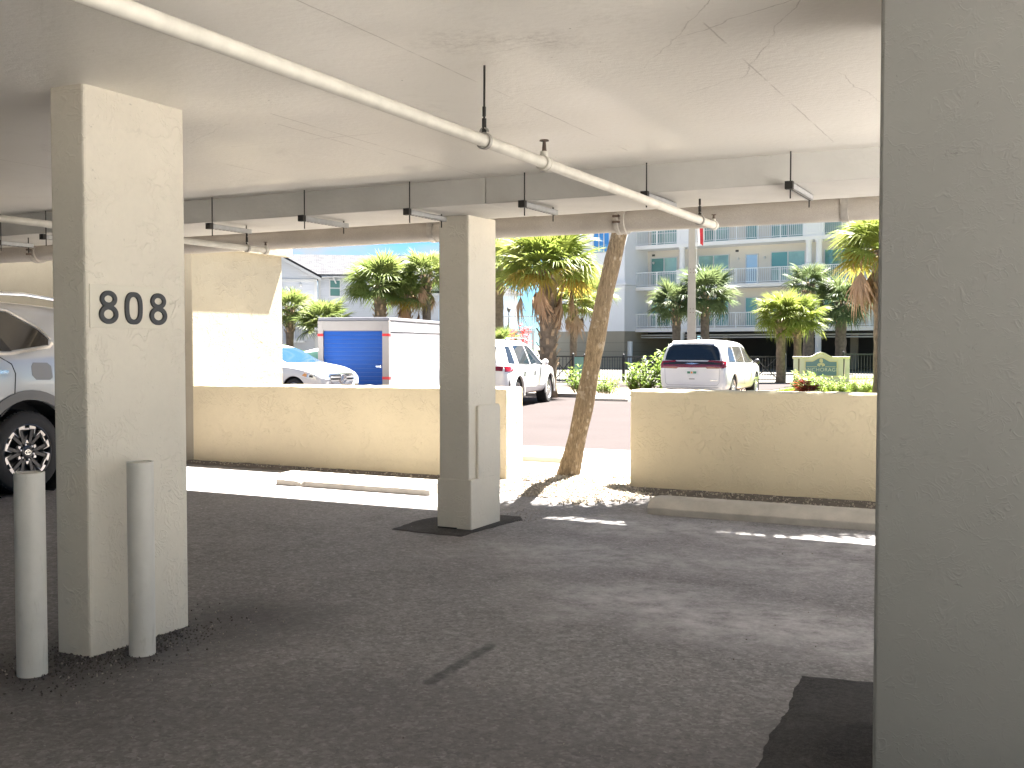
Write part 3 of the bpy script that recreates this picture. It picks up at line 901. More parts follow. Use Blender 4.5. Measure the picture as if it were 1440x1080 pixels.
# ------------------------------------------------------------------ sprinkler lines
def sprinkler(x, y0, y1, z0, z1, r, hangs, valve, label, endx=0.0):
    t = thing('sprinkler_pipe', label, 'pipe', (x, y1, z1), 0, 'sprinkler pipes under the ceiling')
    zf = lambda y: z0 + (z1 - z0) * (y - y0) / (y1 - y0)
    MB().tube([(x, y0, z0), (x, (y0 + y1) / 2, zf((y0 + y1) / 2)), (x + endx, y1, z1)], r, 20).build('pipe', M['pipe_paint'], t, smooth='auto')
    for y, hh in hangs:
        z = zf(y)
        a = MB().ring(r + 0.010, r + 0.003, y - 0.011, y + 0.011, 'y', (x, z), 28)
        a.ring(r * 0.72, r * 0.72 - 0.006, y - 0.009, y + 0.009, 'y', (x, z + r + 0.012), 20, 0.0, math.pi)
        rg = a.build('hanger_ring', M['steel_clamp'], t, smooth='auto')
        b = MB().tube([(x, y, z + r + 0.01), (x, y, z + r + 0.075)], 0.011, 8).tube([(x, y, z + r + 0.05), (x + 0.004, y - 0.004, hh)], 0.0055, 8)
        b.tube([(x, y, z + r + 0.085), (x, y, z + r + 0.13)], 0.009, 8)
        b.build('rod', M['rod_black'], t)
    if valve:
        y = valve; z = zf(y)
        MB().lathe([(r, -0.032), (r + 0.010, -0.03), (r + 0.010, -0.018), (r + 0.006, -0.014), (r + 0.006, 0.014), (r + 0.010, 0.018), (r + 0.010, 0.03), (r, 0.032)], 24, 'y', (x, y, z)).tube([(x, y, z), (x, y, z + r + 0.03)], 0.022, 14).build('tee', M['pipe_paint'], t, smooth='auto')
        hd = MB().tube([(x, y, z + r + 0.025), (x, y, z + r + 0.04), (x, y, z + r + 0.085)], [0.016, 0.012, 0.008], 10)
        hd.lathe([(0, 0.0), (0.026, 0.0), (0.024, 0.006), (0, 0.008)], 12, 'z', (x, y, z + r + 0.085))
        hd.build('sprinkler_head', M['rust_brown'], t)
    z = zf(y1)
    MB().lathe([(r, -0.03), (r + 0.008, -0.028), (r + 0.008, 0.012), (r - 0.004, 0.02), (0, 0.022)], 24, 'y', (x + endx, y1, z)).tube([(x + endx, y1 - 0.005, z), (x + endx, y1 - 0.005, z + r + 0.02)], 0.016, 10).build('elbow', M['pipe_paint'], t, smooth='auto')
    hd = MB().tube([(x + endx, y1 - 0.005, z + r + 0.015), (x + endx, y1 - 0.005, z + r + 0.05)], [0.012, 0.007], 8)
    hd.lathe([(0, 0.0), (0.02, 0.0), (0.018, 0.005), (0, 0.006)], 10, 'z', (x + endx, y1 - 0.005, z + r + 0.05))
    hd.build('sprinkler_head', M['rust_brown'], t)
    return t
sprinkler(-2.42, 0.2, 8.36, 2.582, 2.545, 0.0300, [(4.52, CEIL), (7.98, CEIL)], 5.19, 'long cream sprinkler pipe crossing the ceiling diagonally to the opening')
sprinkler(-6.72, 0.5, 8.15, 2.505, 2.498, 0.027, [(7.88, 2.66)], None, 'shorter cream sprinkler pipe passing behind the numbered column')

# ------------------------------------------------------------------ strut brackets
def strut(x, z, label, length=0.62, dx=-0.03):
    t = thing('strut_bracket', label, 'bracket', (x, 7.42, z), 0, 'steel strut brackets hung under the beam')
    y0, y1 = 7.385, 7.385 + length
    b = MB(); w = 0.0205; h = 0.0205
    for a, c in (((-w, -h), (-w + 0.003, h)), ((w - 0.003, -h), (w, h)), ((-w, -h), (w, -h + 0.003))):
        b.box((x + a[0], y0, z + a[1]), (x + c[0], y1, z + c[1]))
    for s in (-1, 1):
        b.box((x + s * w, y0, z + h - 0.003), (x + s * (w - 0.010), y1, z + h))
    b.build('channel', M['galvanised'], t)
    sl = MB(); n = int(length / 0.05)
    for i in range(n):
        y = y0 + 0.03 + i * 0.05
        sl.box((x - 0.007, y, z - h - 0.0012), (x + 0.007, y + 0.028, z - h + 0.001))
    stuff(sl.build('slots', M['hole_black'], t))
    e = MB(); e.box((x - w - 0.006, y0 - 0.012, z - h - 0.006), (x + w + 0.006, y0 + 0.03, z + h + 0.006)); e.build('end_cap', M['rod_black'], t)
    MB().tube([(x, y0 + 0.045, CEIL + 0.005), (x, y0 + 0.045, z - 0.085)], 0.0052, 8).build('rod', M['rod_black'], t)
    MB().tube([(x, y1 - 0.05, 2.715), (x, y1 - 0.05, z - 0.075)], 0.0052, 8).build('rod', M['rod_black'], t)
st = [(-9.5, 2.629, 'leftmost steel strut at the left picture edge above the silver SUV', 0.42),
      (-8.85, 2.657, 'steel strut just left of the numbered column', 0.45),
      (-6.73, 2.657, 'steel strut above the end of the shorter sprinkler pipe', 0.55),
      (-5.71, 2.672, 'steel strut over the gap between tower and free-standing column', 0.66),
      (-4.66, 2.669, 'steel strut ending just left of the free-standing column top', 0.60),
      (-3.63, 2.671, 'steel strut just right of the free-standing column top', 0.62),
      (-2.65, 2.678, 'steel strut that the long sprinkler pipe crosses', 0.68),
      (-1.62, 2.680, 'rightmost steel strut beside the grey pier', 0.72)]
for x, z, lab, ln in st: strut(x, z, lab, ln)

# ------------------------------------------------------------------ wheel stops
def wheel_stop(x0, x1, yc, label, chip=None, h=0.135, w=0.19, mat='stop_concrete', tilt=0.0):
    b = MB(); vs = []; fs = []; n = int((x1 - x0) / 0.03)
    prof = [(-w, -0.01), (-w, h * 0.42), (-w * 0.52, h * 0.97), (-w * 0.42, h), (w * 0.42, h), (w * 0.52, h * 0.97), (w, h * 0.42), (w, -0.01)]
    rnd = random.Random(int(x0 * 100))
    for i in range(n + 1):
        x = x0 + (x1 - x0) * i / n
        e = min(i, n - i)
        k = 1.0 if e > 1 else (0.97 if e == 1 else 0.90)
        for yy, zz in prof:
            dz = dy = 0
            if zz > 0: dz = rnd.uniform(-0.0025, 0.0025)
            if chip and yy <= -w * 0.4 and zz > 0:
                q = abs(x - chip)
                if q < 0.08:
                    a = (1 - (q / 0.08) ** 2) * 0.02
                    dy += a * rnd.uniform(0.7, 1.3); dz -= a * 0.45
            vs.append((x, yc + yy * k + dy + tilt * (x - x0), (zz + dz) * (k if zz > 0 else 1)))
    m = len(prof)
    for i in range(n):
        for k in range(m - 1): fs.append((i * m + k, (i + 1) * m + k, (i + 1) * m + k + 1, i * m + k + 1))
    fs.append(tuple(range(m))); fs.append(tuple(n * m + k for k in range(m - 1, -1, -1)))
    b.add(vs, fs)
    t = thing('wheel_stop', label, 'wheel stop', ((x0 + x1) / 2, yc, 0), 0, 'concrete wheel stops')
    b.build('block', M[mat], t, smooth='auto', bevel=0.006)
    if chip:
        c = MB()
        for i in range(7):
            a = rnd.uniform(0, 6.28); rr = rnd.uniform(0.01, 0.05)
            s = rnd.uniform(0.005, 0.010)
            c.lathe([(0, -s), (s, -s * .4), (s * .8, s * .5), (0, s)], 5, 'z', (chip + math.cos(a) * rr, yc - w * 0.60 + rnd.uniform(-.02, .03), h * 0.60 + math.sin(a) * 0.02))
        c.build('spalled_stone', M['rust_brown'], t)
    return t
wheel_stop(-7.95, -5.90, 9.955, 'sunlit concrete wheel stop with rusty chip near its left end', chip=-7.60, h=0.14)
wheel_stop(-3.43, -1.05, 9.84, 'longer concrete wheel stop in palm shade before the right low wall', h=0.15)
wheel_stop(-8.8, -5.72, 13.52, 'cream concrete stop lying on the sidewalk beyond the gap', h=0.15)
for x0, x1, y, lab in ((-12.3, -10.8, 28.95, 'far wheel stop left of the leaning trunk at the hedge'), (-10.05, -8.2, 29.5, 'far wheel stop between the leaning trunk and the white minivan')):
    wheel_stop(x0, x1, y, lab, h=0.15)

# ================================================================== VEGETATION
def frond_mesh(name, seed, n=34, spread=128, droop=0.2, length=0.60, folded=False, dead=False):
    """one fan leaf along +x: petiole then radiating leaflets"""
    rnd = random.Random(seed); b = MB(); hub = 0.46
    arch = lambda t: 0.05 * math.sin(t * math.pi)
    P0 = [(hub * i / 4, 0, arch(i / 4)) for i in range(5)]
    b.tube(P0, [0.022, 0.017, 0.014, 0.012, 0.010], 5)
    for k in range(n):
        u = -1 + 2 * k / (n - 1)
        a = R(spread) * u * (0.24 if folded else 1.0) + rnd.uniform(-.05, .05)
        L = length * (1 - 0.30 * u * u) * rnd.uniform(0.88, 1.08)
        if dead: L *= rnd.uniform(0.7, 1.25)
        dirv = Vector((math.cos(a), math.sin(a), 0))
        side = Vector((-math.sin(a), math.cos(a), 0))
        wmax = L * math.tan(R(spread) / (n - 1)) * (0.50 if not folded else 0.42)
        dr = droop * rnd.uniform(0.6, 1.5) * (1 + 0.7 * abs(u))
        lift = 0.10 * (1 - abs(u)) if not folded else rnd.uniform(-.06, .06)
        rings = []
        for t, ww in ((0.03, 0.15), (0.38, 1.15), (0.70, 0.55), (1.0, 0.03)):
            c = Vector((hub, 0, 0)) + dirv * L * t * (1 - 0.25 * dr * t * t) + Vector((0, 0, lift * t - dr * L * t ** 2.4))
            if dead: c += Vector((0, rnd.uniform(-.03, .03) * t, 0))
            w_ = wmax * ww
            rings.append((c - side * w_, c + Vector((0, 0, w_ * 0.55)), c + side * w_))
        vs = [p for r in rings for p in r]; fs = []
        for i in range(3):
            for q in (0, 1): fs.append((i * 3 + q, i * 3 + q + 1, i * 3 + q + 4, i * 3 + q + 3))
        b.add(vs, fs)
    return b.mesh(name, fix=False)
FR = {}
for kind, mats in (('green', 'frond_green'), ('bright', 'frond_bright'), ('dark', 'frond_dark'), ('yellow', 'frond_yellow')):
    FR[kind] = []
    for s in range(3):
        me = frond_mesh('frond', 20 + s, droop=(0.16, 0.30, 0.48)[s])
        me.materials.append(M[mats]); FR[kind].append(me)
FR['dead'] = []
for s in range(3):
    me = frond_mesh('dead_frond', 40 + s, n=40, droop=0.15, length=0.72, folded=True, dead=True)
    me.materials.append(M['frond_dead']); FR['dead'].append(me)

def palm(label, x, y, h, r, crown, n=34, kind='green', dead=0, yellow=0, tr=0.15, lean=(0, 0), seed=1, dark=False, group='cabbage palms beyond the parking lot', path=None, bark=None, low=-38, petiole_dead=1.0, bootn=26):
    rnd = random.Random(seed)
    t = thing('palm_tree', label, 'palm tree', (x, y, 0), 0, group)
    if path is None:
        path = []
        for i in range(15):
            s = i / 14
            path.append(Vector((x + lean[0] * s * s, y + lean[1] * s * s, h * s - (0.05 if i == 0 else 0))))
    N = len(path)
    rad = [tr * (1.18 if i == 0 else 1.0 + 0.06 * math.sin(i * 2.3)) for i in range(N)]
    MB().tube(path, rad, 14).build('trunk', bark or M['palm_trunk_dark' if dark else 'palm_trunk'], t, smooth=True)
    top = path[-1]
    # old leaf bases criss-crossed under the crown
    if bootn:
        b = MB()
        for i in range(bootn):
            s = i / bootn; a = i * 2.4
            z = top.z - 0.05 - s * (min(h * 0.35, 1.5) if bootn < 40 else h * 0.8)
            k = min(range(N), key=lambda q: abs(path[q].z - z)); c = Vector((path[k].x, path[k].y, z))
            d = Vector((math.cos(a), math.sin(a), 0))
            p0 = c + d * tr * 0.85; p1 = c + d * (tr + 0.07 + 0.05 * rnd.random()) + Vector((0, 0, 0.22))
            b.bar(p0, p1, 0.085, 0.028)
        b.build('boots', M['boot'], t)
    k = 0
    for i in range(n):
        s = (i + 0.5) / n
        el = 82 - (82 - low) * s ** 0.9 + rnd.uniform(-7, 7)
        az = i * 137.5 + rnd.uniform(-14, 14)
        kk = kind
        if yellow and s > 1 - yellow: kk = 'yellow'
        me = rnd.choice(FR[kk])
        o = bpy.data.objects.new('frond', me); COL.objects.link(o); o.parent = t
        sc = crown * rnd.uniform(0.86, 1.06) * (0.82 if s < 0.12 else 1)
        o.location = Vector((top.x - x, top.y - y, top.z)) + Vector((math.cos(R(az)), math.sin(R(az)), 0)) * tr * 0.5
        o.scale = (sc, sc, sc)
        o.rotation_euler = Euler((rnd.uniform(-.5, .5), -R(el), R(az)), 'XYZ')
    for i in range(dead):
        az = i * 360 / dead + rnd.uniform(-20, 20) + 30
        me = FR['dead'][i % 3]
        o = bpy.data.objects.new('dead_frond', me); COL.objects.link(o); o.parent = t
        sc = crown * rnd.uniform(0.8, 1.05) * petiole_dead
        out = tr + 0.25 * crown * rnd.uniform(0.5, 1.4)
        # arched petiole carrying a hanging folded leaf
        d = Vector((math.cos(R(az)), math.sin(R(az)), 0))
        a = Vector((top.x, top.y, top.z - 0.05)); e = a + d * out + Vector((0, 0, -0.25 * crown * rnd.uniform(.6, 1.6)))
        mid = (a + e) / 2 + d * 0.06 + Vector((0, 0, 0.08))
        MB().tube([a, mid, e], [0.02, 0.016, 0.012], 5).build('petiole', M['frond_dead'], t)
        o.location = e - Vector((x, y, 0)) + Vector((0, 0, 0.3 * sc))
        o.scale = (sc, sc * 1.15, sc)
        o.rotation_euler = Euler((rnd.uniform(-.4, .4), R(86 + rnd.uniform(-8, 8)), R(az)), 'XYZ')
    return t

# leaning trunk in the gap; its crown is above the frame and dapples the ground
lp = []
for i in range(27):
    z = -0.04 + 7.6 * i / 26
    lp.append(Vector((-5.17 + 0.218 * z + 0.02 * math.sin(z * 2.1) + 0.035 * max(0, z - 3) ** 2, 11.73 + 0.03 * z, z)))
lt = palm('leaning weathered palm trunk growing from the shell gravel in the gap', -5.17, 11.73, 7.6, 0, 1.9, n=26, kind='green', tr=0.101, seed=11, path=lp, bark=M['leaning_bark'], group=None, bootn=0)
for ch in lt.children:
    if ch.name.startswith('trunk'):
        bm = bmesh.new(); bm.from_mesh(ch.data)
        bmesh.ops.subdivide_edges(bm, edges=bm.edges[:], cuts=2, use_grid_fill=True)
        rr = random.Random(4)
        for v in bm.verts:
            zz = v.co.z
            taper = 1.12 - 0.06 * min(zz, 3) + 0.10 * math.exp(-zz * 5)
            c = Vector((0.218 * zz + 0.02 * math.sin(zz * 2.1) + 0.035 * max(0, zz - 3) ** 2, 0.03 * zz, zz))
            off = v.co - c; off.z = 0
            ang = math.atan2(off.y, off.x)
            k = taper * (1 + 0.025 * math.sin(ang * 5 + zz * 1.3) + 0.02 * math.sin(ang * 11 - zz * 3) + rr.uniform(-.015, .015) + 0.015 * math.sin(zz * 9))
            v.co = Vector((c.x, c.y, zz)) + off * k
        bm.to_mesh(ch.data); bm.free()
        ch.data.polygons.foreach_set('use_smooth', [True] * len(ch.data.polygons))
palm('tall palm standing past the right low wall behind the grey pier', -0.95, 14.2, 8.0, 0, 2.0, n=28, kind='green', tr=0.14, seed=12, group=None, bootn=0)  # out of view; added to cast dapples by the right wheel stop

palm('biggest palm with yellowing fronds and brown skirt behind the white hatch-backed car', -13.85, 30.0, 3.95, 0, 1.75, n=46, kind='bright', dead=7, yellow=0.16, tr=0.27, seed=21, low=-30, petiole_dead=0.9, bootn=60)
palm('palm with brown hanging leaves between the biggest palm and the leaning trunk', -19.95, 46.0, 3.6, 0, 1.45, n=30, kind='bright', dead=5, tr=0.17, seed=22, low=-32)
palm('slim dark-trunked palm just left of the leaning trunk', -19.55, 47.6, 3.9, 0, 1.3, n=24, kind='green', tr=0.14, seed=23, dark=True, low=-20)
palm('silvery palm showing between the free-standing column and the biggest palm', -23.1, 44.6, 5.3, 0, 1.9, n=34, kind='green', tr=0.2, seed=24)
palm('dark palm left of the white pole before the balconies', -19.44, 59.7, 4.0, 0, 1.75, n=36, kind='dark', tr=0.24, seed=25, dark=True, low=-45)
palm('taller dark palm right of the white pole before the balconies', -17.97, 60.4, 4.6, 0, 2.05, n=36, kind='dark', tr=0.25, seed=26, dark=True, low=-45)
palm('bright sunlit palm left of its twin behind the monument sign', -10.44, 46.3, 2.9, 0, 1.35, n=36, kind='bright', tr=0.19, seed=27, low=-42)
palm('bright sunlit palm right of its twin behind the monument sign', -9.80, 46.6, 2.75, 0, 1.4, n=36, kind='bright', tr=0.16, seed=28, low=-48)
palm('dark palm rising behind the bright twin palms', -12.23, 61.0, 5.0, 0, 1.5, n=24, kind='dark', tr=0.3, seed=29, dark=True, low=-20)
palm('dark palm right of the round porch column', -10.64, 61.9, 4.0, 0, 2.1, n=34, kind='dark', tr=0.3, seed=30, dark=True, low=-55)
palm('palm with orange dying fronds beside the grey pier', -4.72, 34.6, 4.5, 0, 1.65, n=40, kind='bright', dead=7, yellow=0.2, tr=0.25, seed=31, low=-30, petiole_dead=1.15)
palm('full round palm above the blue container door', -25.7, 38.6, 4.15, 0, 1.75, n=40, kind='green', tr=0.25, seed=32, low=-32)
palm('palm with browning skirt above the white container side', -24.67, 39.1, 3.75, 0, 1.3, n=32, kind='green', dead=3, yellow=0.12, tr=0.17, seed=33, low=-38)
palm('dark-trunked palm touching the free-standing column on its left', -24.0, 39.6, 4.6, 0, 1.4, n=30, kind='green', dead=4, tr=0.18, seed=34, dark=True, low=-28)
palm('palm at the edge of the cream tower before the grey house', -29.1, 36.8, 3.15, 0, 1.15, n=34, kind='green', tr=0.16, seed=35, low=-50)
palm('low bushy palm before the grey house wall', -26.6, 35.9, 2.5, 0, 1.35, n=34, kind='green', tr=0.18, seed=36, low=-25)
palm('short green palm behind the white hatch-backed car roof', -19.3, 37.4, 1.6, 0, 0.95, n=28, kind='green', tr=0.1, seed=37, low=-15)

def foliage(seed, nstem, height, spread, leaf, per, width=0.16, upright=0.7, tmin=0.25):
    """leaf mesh + stem mesh for one shrub, local at its foot"""
    rnd = random.Random(seed); lf = MB(); st = MB()
    for s in range(nstem):
        a = rnd.uniform(0, 6.283); q = spread * math.sqrt(rnd.random())
        base = Vector((math.cos(a) * q * 0.35, math.sin(a) * q * 0.35, 0))
        tip = Vector((math.cos(a) * q, math.sin(a) * q, height * rnd.uniform(0.35, 1.12) * (1 - 0.2 * (q / spread) ** 2)))
        st.tube([base, (base + tip) / 2 + Vector((0, 0, 0.06)), tip], [0.012, 0.009, 0.005], 5)
        for i in range(per):
            t = tmin + (1.03 - tmin) * (i + rnd.random()) / per
            p = base.lerp(tip, min(t, 1.0)) + Vector((0, 0, 0.04))
            b_ = i * 2.4 + rnd.uniform(-.4, .4); up = rnd.uniform(0.1, 1.0) * upright
            d = Vector((math.cos(b_), math.sin(b_), up)).normalized()
            sd = d.cross(Vector((0, 0, 1))).normalized(); L = leaf * rnd.uniform(0.7, 1.2); w_ = L * width
            dn = Vector((0, 0, -L * rnd.uniform(0.05, 0.35)))
            p0, p1, p2 = p, p + d * L * 0.5 + dn * 0.2, p + d * L + dn
            fold = Vector((0, 0, w_ * 0.4))
            lf.add([p0, p1 - sd * w_ + fold, p1, p1 + sd * w_ + fold, p2], [(0, 2, 1), (0, 3, 2), (1, 2, 4), (2, 3, 4)])
    return lf.mesh('foliage', fix=False), st.mesh('stems', fix=False)
def shrub_proto(seed, mat, *a, **k):
    f, s = foliage(seed, *a, **k); f.materials.append(M[mat]); s.materials.append(M['stem'])
    return f, s
PRO = {
    'ole': [shrub_proto(50 + i, 'leaf_oleander', 36, 1.0, 0.74, 0.23, 18, width=0.13, upright=1.2) for i in range(3)],
    'hedge': [shrub_proto(60 + i, 'leaf_hedge', 50, 0.9, 0.6, 0.13, 22, width=0.3) for i in range(2)],
    'red': [shrub_proto(70, 'leaf_red', 60, 2.25, 0.5, 0.15, 16, width=0.28, tmin=0.72)],
    'maroon': [shrub_proto(72, 'leaf_maroon', 9, 0.3, 0.16, 0.26, 12, width=0.12)],
}
def shrub(name, kind, x, y, sc, label, cat='bush', group=None, seed=0, szz=1.0):
    rnd = random.Random(seed * 7 + 3)
    t = thing(name, label, cat, (x, y, 0), rnd.uniform(0, 6.28), group)
    f, s = PRO[kind][seed % len(PRO[kind])]
    for nm, me in (('foliage', f), ('stems', s)):
        o = bpy.data.objects.new(nm, me); COL.objects.link(o); o.parent = t; o.scale = (sc, sc, sc * szz)
    return t
OG = 'oleander bushes along the far kerb'
OL = [(-13.2, 31.2, 0.85, 'oleander bush at the nose of the white hatch-backed car'),
      (-12.4, 31.2, 0.72, 'oleander bush touching the leaning trunk on its left'),
      (-11.35, 31.3, 1.0, 'oleander bush just right of the leaning trunk'),
      (-10.55, 31.4, 1.4, 'tall oleander bush between the leaning trunk and the minivan'),
      (-9.75, 31.6, 1.1, 'oleander bush beside the left flank of the minivan'),
      (-9.1, 33.6, 1.0, 'oleander bush behind the left rear corner of the minivan'),
      (-6.8, 35.2, 0.62, 'oleander bush just right of the minivan mirror'),
      (-6.1, 34.8, 0.62, 'oleander bush covering the left foot of the monument sign'),
      (-5.4, 35.0, 0.58, 'leafy oleander bush under the lettering of the monument sign'),
      (-4.8, 35.2, 0.55, 'oleander bush before the right part of the monument sign'),
      (-4.2, 35.4, 0.42, 'low oleander bush right of the monument sign'),
      (-7.4, 36.2, 0.7, 'oleander bush in the shade beyond the minivan bonnet')]
for i, (x, y, s, lab) in enumerate(OL): shrub('oleander_bush', 'ole', x, y, s, lab, group=OG, seed=i)
shrub('red_shrub', 'red', -17.75, 36.0, 1.0, 'red-leaved shrub above the roof of the white hatch-backed car', seed=0)
shrub('bromeliad', 'maroon', -6.55, 32.6, 1.6, 'small maroon spiky plant at the minivan front wheel', 'plant')
for i, (x, y, s, lab) in enumerate([(-26.9, 39.6, 2.7, 'green hedge bush left above the container roof'), (-25.6, 40.0, 2.6, 'green hedge bush behind the full round palm trunk'),
                                    (-24.2, 41.5, 2.2, 'dark hedge bush behind the container side'), (-18.6, 37.9, 1.6, 'green hedge bush behind the white hatch-backed car roof rail'), (-30.2, 37.6, 1.7, 'green hedge bush by the house at the tower edge')]):
    shrub('hedge_bush', 'hedge', x, y, s, lab, group='hedge bushes behind the lot', seed=i)

# grass and planting strip beyond the far kerb
def ground_poly(name, poly, z, mat):
    b = MB(); b.add([(x, y, z) for x, y in poly], [tuple(range(len(poly)))])
    return struct(b.build(name, mat))
ground_poly('planting_bed', [(-17, 30.2), (-8.5, 30.6), (-3, 31.5), (3, 33), (3, 40), (-8, 38.2), (-17.5, 37.6)], 0.004, M['mulch'])
ground_poly('lawn', [(-8.6, 33.4), (-2, 33.4), (6, 36), (12, 62), (-9.5, 58)], 0.012, M['grass_soil'])
ground_poly('far_path', [(-17.5, 37.6), (-9, 38.3), (-9, 44.5), (-17.5, 43.0)], 0.008, M['lot_paving'])
kb = MB(); kb.bar((-17, 30.1, 0.04), (-8.5, 30.5, 0.04), 0.16, 0.16); kb.bar((-8.5, 30.5, 0.04), (3, 32.9, 0.04), 0.16, 0.16)
struct(kb.build('kerb', M['concrete'], bevel=0.02))
rnd = random.Random(33); gb = MB()
for _ in range(16000):
    x, y = rnd.uniform(-8.4, -1.5), rnd.uniform(33.5, 44.0)
    a = rnd.uniform(0, 6.28); h = rnd.uniform(0.05, 0.14); w_ = 0.012
    dx, dy = math.cos(a) * w_, math.sin(a) * w_; lx, ly = rnd.uniform(-.05, .05), rnd.uniform(-.05, .05)
    gb.add([(x - dx, y - dy, 0.01), (x + dx, y + dy, 0.01), (x + lx, y + ly, h)], [(0, 1, 2)])
stuff(gb.build('grass', M['grass_blade'], fix=False))

# ================================================================== BUILDINGS
# ---- balcony apartment block: local x along the front, local y into it
cd = thing('apartment_block', 'cream apartment block with white balcony railings and open parking below', 'building', (-26.075, 70.893, 0), math.atan2(-0.154, 0.988))
W = 24.0; WY = 1.8
FL = [(2.5, 2.76), (5.38, 5.62), (8.2, 8.46), (11.0, 11.26)]
for z0, z1 in FL:
    MB().box((0.02, 0.0, z0), (W, WY + 0.0, z1)).box((0.02, -0.06, z1 - 0.10), (W, 0.0, z1 - 0.003)).build('balcony_slab', M['condo_white'], cd, local=True)
MB().box((0.0, WY, 2.5), (W, WY + 8, 14)).build('wall', M['condo_wall'], cd, local=True)
MB().box((0.0, 11.0, -0.1), (W, 11.3, 2.5)).box((0.0, WY + .05, 2.3), (W, 11.0, 2.49)).build('parking_wall', M['condo_dark'], cd, local=True)
pk = MB()
for z in (2.28, 2.12): pk.tube([(0, 0.9, z), (W, 0.9, z)], 0.05, 6)
pk.build('parking_pipe', M['white_trim'], cd, local=True)
for x in (4.5, 8.7, 13.6, 18.0):
    MB().box((x - 0.2, 5.0, -0.1), (x + 0.2, 5.4, 2.3)).build('parking_pillar', M['condo_tan'], cd, local=True)
PED = [(3.2, 4.42), (12.0, 13.22), (20.6, 21.8)]
def round_col(x, y, z0, z1, r=0.19):
    b = MB().lathe([(r * 1.25, z0), (r * 1.25, z0 + 0.1), (r, z0 + 0.14), (r * 0.95, z1 - 0.16), (r * 1.2, z1 - 0.1), (r * 1.25, z1)], 14, 'z', (x, y, 0))
    return b.build('porch_column', M['condo_white'], cd, local=True, smooth='auto')
for a, c in PED:
    for i, (z0, z1) in enumerate(FL[:3]):
        b = MB().box((a, 0.0, z1), (c, 0.45, z1 + 0.95)).box((a - 0.06, -0.05, z1 + 0.95), (c + 0.06, 0.5, z1 + 1.05)).build('pedestal', M['condo_white'], cd, local=True)
        MB().box((a + 0.2, -0.03, z1 + 0.16), (c - 0.2, -0.001, z1 + 0.2)).box((a + 0.2, -0.03, z1 + 0.80), (c - 0.2, -0.001, z1 + 0.84)).box((a + 0.2, -0.03, z1 + 0.2), (a + 0.24, -0.001, z1 + 0.8)).box((c - 0.24, -0.03, z1 + 0.2), (c - 0.2, -0.001, z1 + 0.8)).build('panel_frame', M['condo_white'], b, local=True)
        for x in (a + 0.28, c - 0.28): round_col(x, 0.22, z1 + 1.05, FL[i + 1][0])
    for x in (a + 0.28, c - 0.28): round_col(x, 0.22, 0.0, FL[0][0], 0.2)
for a, c in ((0.04, 3.2), (4.42, 12.0), (13.22, 20.6)):
    for z0, z1 in FL[:3]:
        r = MB().box((a, 0.06, z1 + 0.94), (c, 0.12, z1 + 1.0)).box((a, 0.07, z1 + 0.08), (c, 0.11, z1 + 0.12))
        r = r.build('railing', M['white_metal'], cd, local=True)
        n = max(2, round((c - a) / 1.55)); pb_ = MB(); bb = MB()
        for i in range(n + 1):
            x = a + 0.03 + (c - a - 0.06) * i / n
            MB().box((x - 0.035, 0.055, z1 - .002), (x + 0.035, 0.125, z1 + 0.98)).build('post', M['white_metal'], r, local=True)
        m = int((c - a) / 0.125)
        for i in range(1, m):
            x = a + (c - a) * i / m
            bb.box((x - 0.014, 0.078, z1 + 0.12), (x + 0.014, 0.102, z1 + 0.94))
        stuff(bb.build('balusters', M['white_metal'], r, local=True))
WRND = random.Random(5)
def cwin(parent, x0, x1, z0, z1, y, glass='teal_glass', frame='white_trim', cols=2, split=0.42, name='window'):
    f = 0.07
    b = MB().box((x0, y - 0.06, z0), (x0 + f, y - .001, z1)).box((x1 - f, y - 0.06, z0), (x1, y - .001, z1)).box((x0 + f, y - 0.06, z0), (x1 - f, y - .001, z0 + f)).box((x0 + f, y - 0.06, z1 - f), (x1 - f, y - .001, z1))
    zs = [z0 + f] + ([z0 + (z1 - z0) * split] if split else []) + [z1 - f]
    xs_ = [x0 + f + (x1 - x0 - 2 * f) * i / cols for i in range(cols + 1)]
    for x in xs_[1:-1]: b.box((x - 0.035, y - 0.055, z0 + f), (x + 0.035, y - .001, z1 - f))
    if split: b.box((x0 + f, y - 0.05, zs[1] - 0.03), (x1 - f, y - .001, zs[1] + 0.03))
    w_ = b.build(name, M[frame], parent, local=True)
    for i in range(cols):
        for j in range(len(zs) - 1):
            gm = 'pale_glass' if glass == 'teal_glass' and WRND.random() < (0.62 if j else 0.2) else glass
            MB().box((xs_[i] + .005, y - 0.03, zs[j]), (xs_[i + 1] - .005, y - 0.003, zs[j + 1])).build('pane', M[gm], w_, local=True)
    return w_
for k, (z0, z1) in enumerate(FL[:3]):
    zz0, zz1 = z1 + 0.12, z1 + 2.12
    for off in (0.0, 8.8):
        cwin(cd, 3.9 + off, 6.22 + off, zz0, zz1, WY)
        cwin(cd, 9.13 + off, 11.5 + off, zz0, zz1, WY)
        d = cwin(cd, 7.35 + off, 8.27 + off, z1 + 0.02, z1 + 2.05, WY, 'teal_glass' if k != 1 else 'lamp_glass', cols=1, split=0, name='balcony_door')
    cwin(cd, 0.26, 2.35, zz0, zz1, WY)
    sc_ = MB()
    for x in (0.5, 6.9, 8.75, 12.4): sc_.lathe([(0, -0.1), (0.07, -0.06), (0.09, 0.06), (0, 0.1)], 8, 'z', (x, WY - 0.09, z1 + 1.75))
    sc_.build('wall_lamp', M['white_trim'], cd, local=True)
    vt = MB()
    for x in (0.35, 6.65, 13.6): vt.box((x, WY - 0.03, z1 + 2.22), (x + 0.22, WY - .001, z1 + 2.36))
    vt.build('vent', M['condo_dark'], cd, local=True)
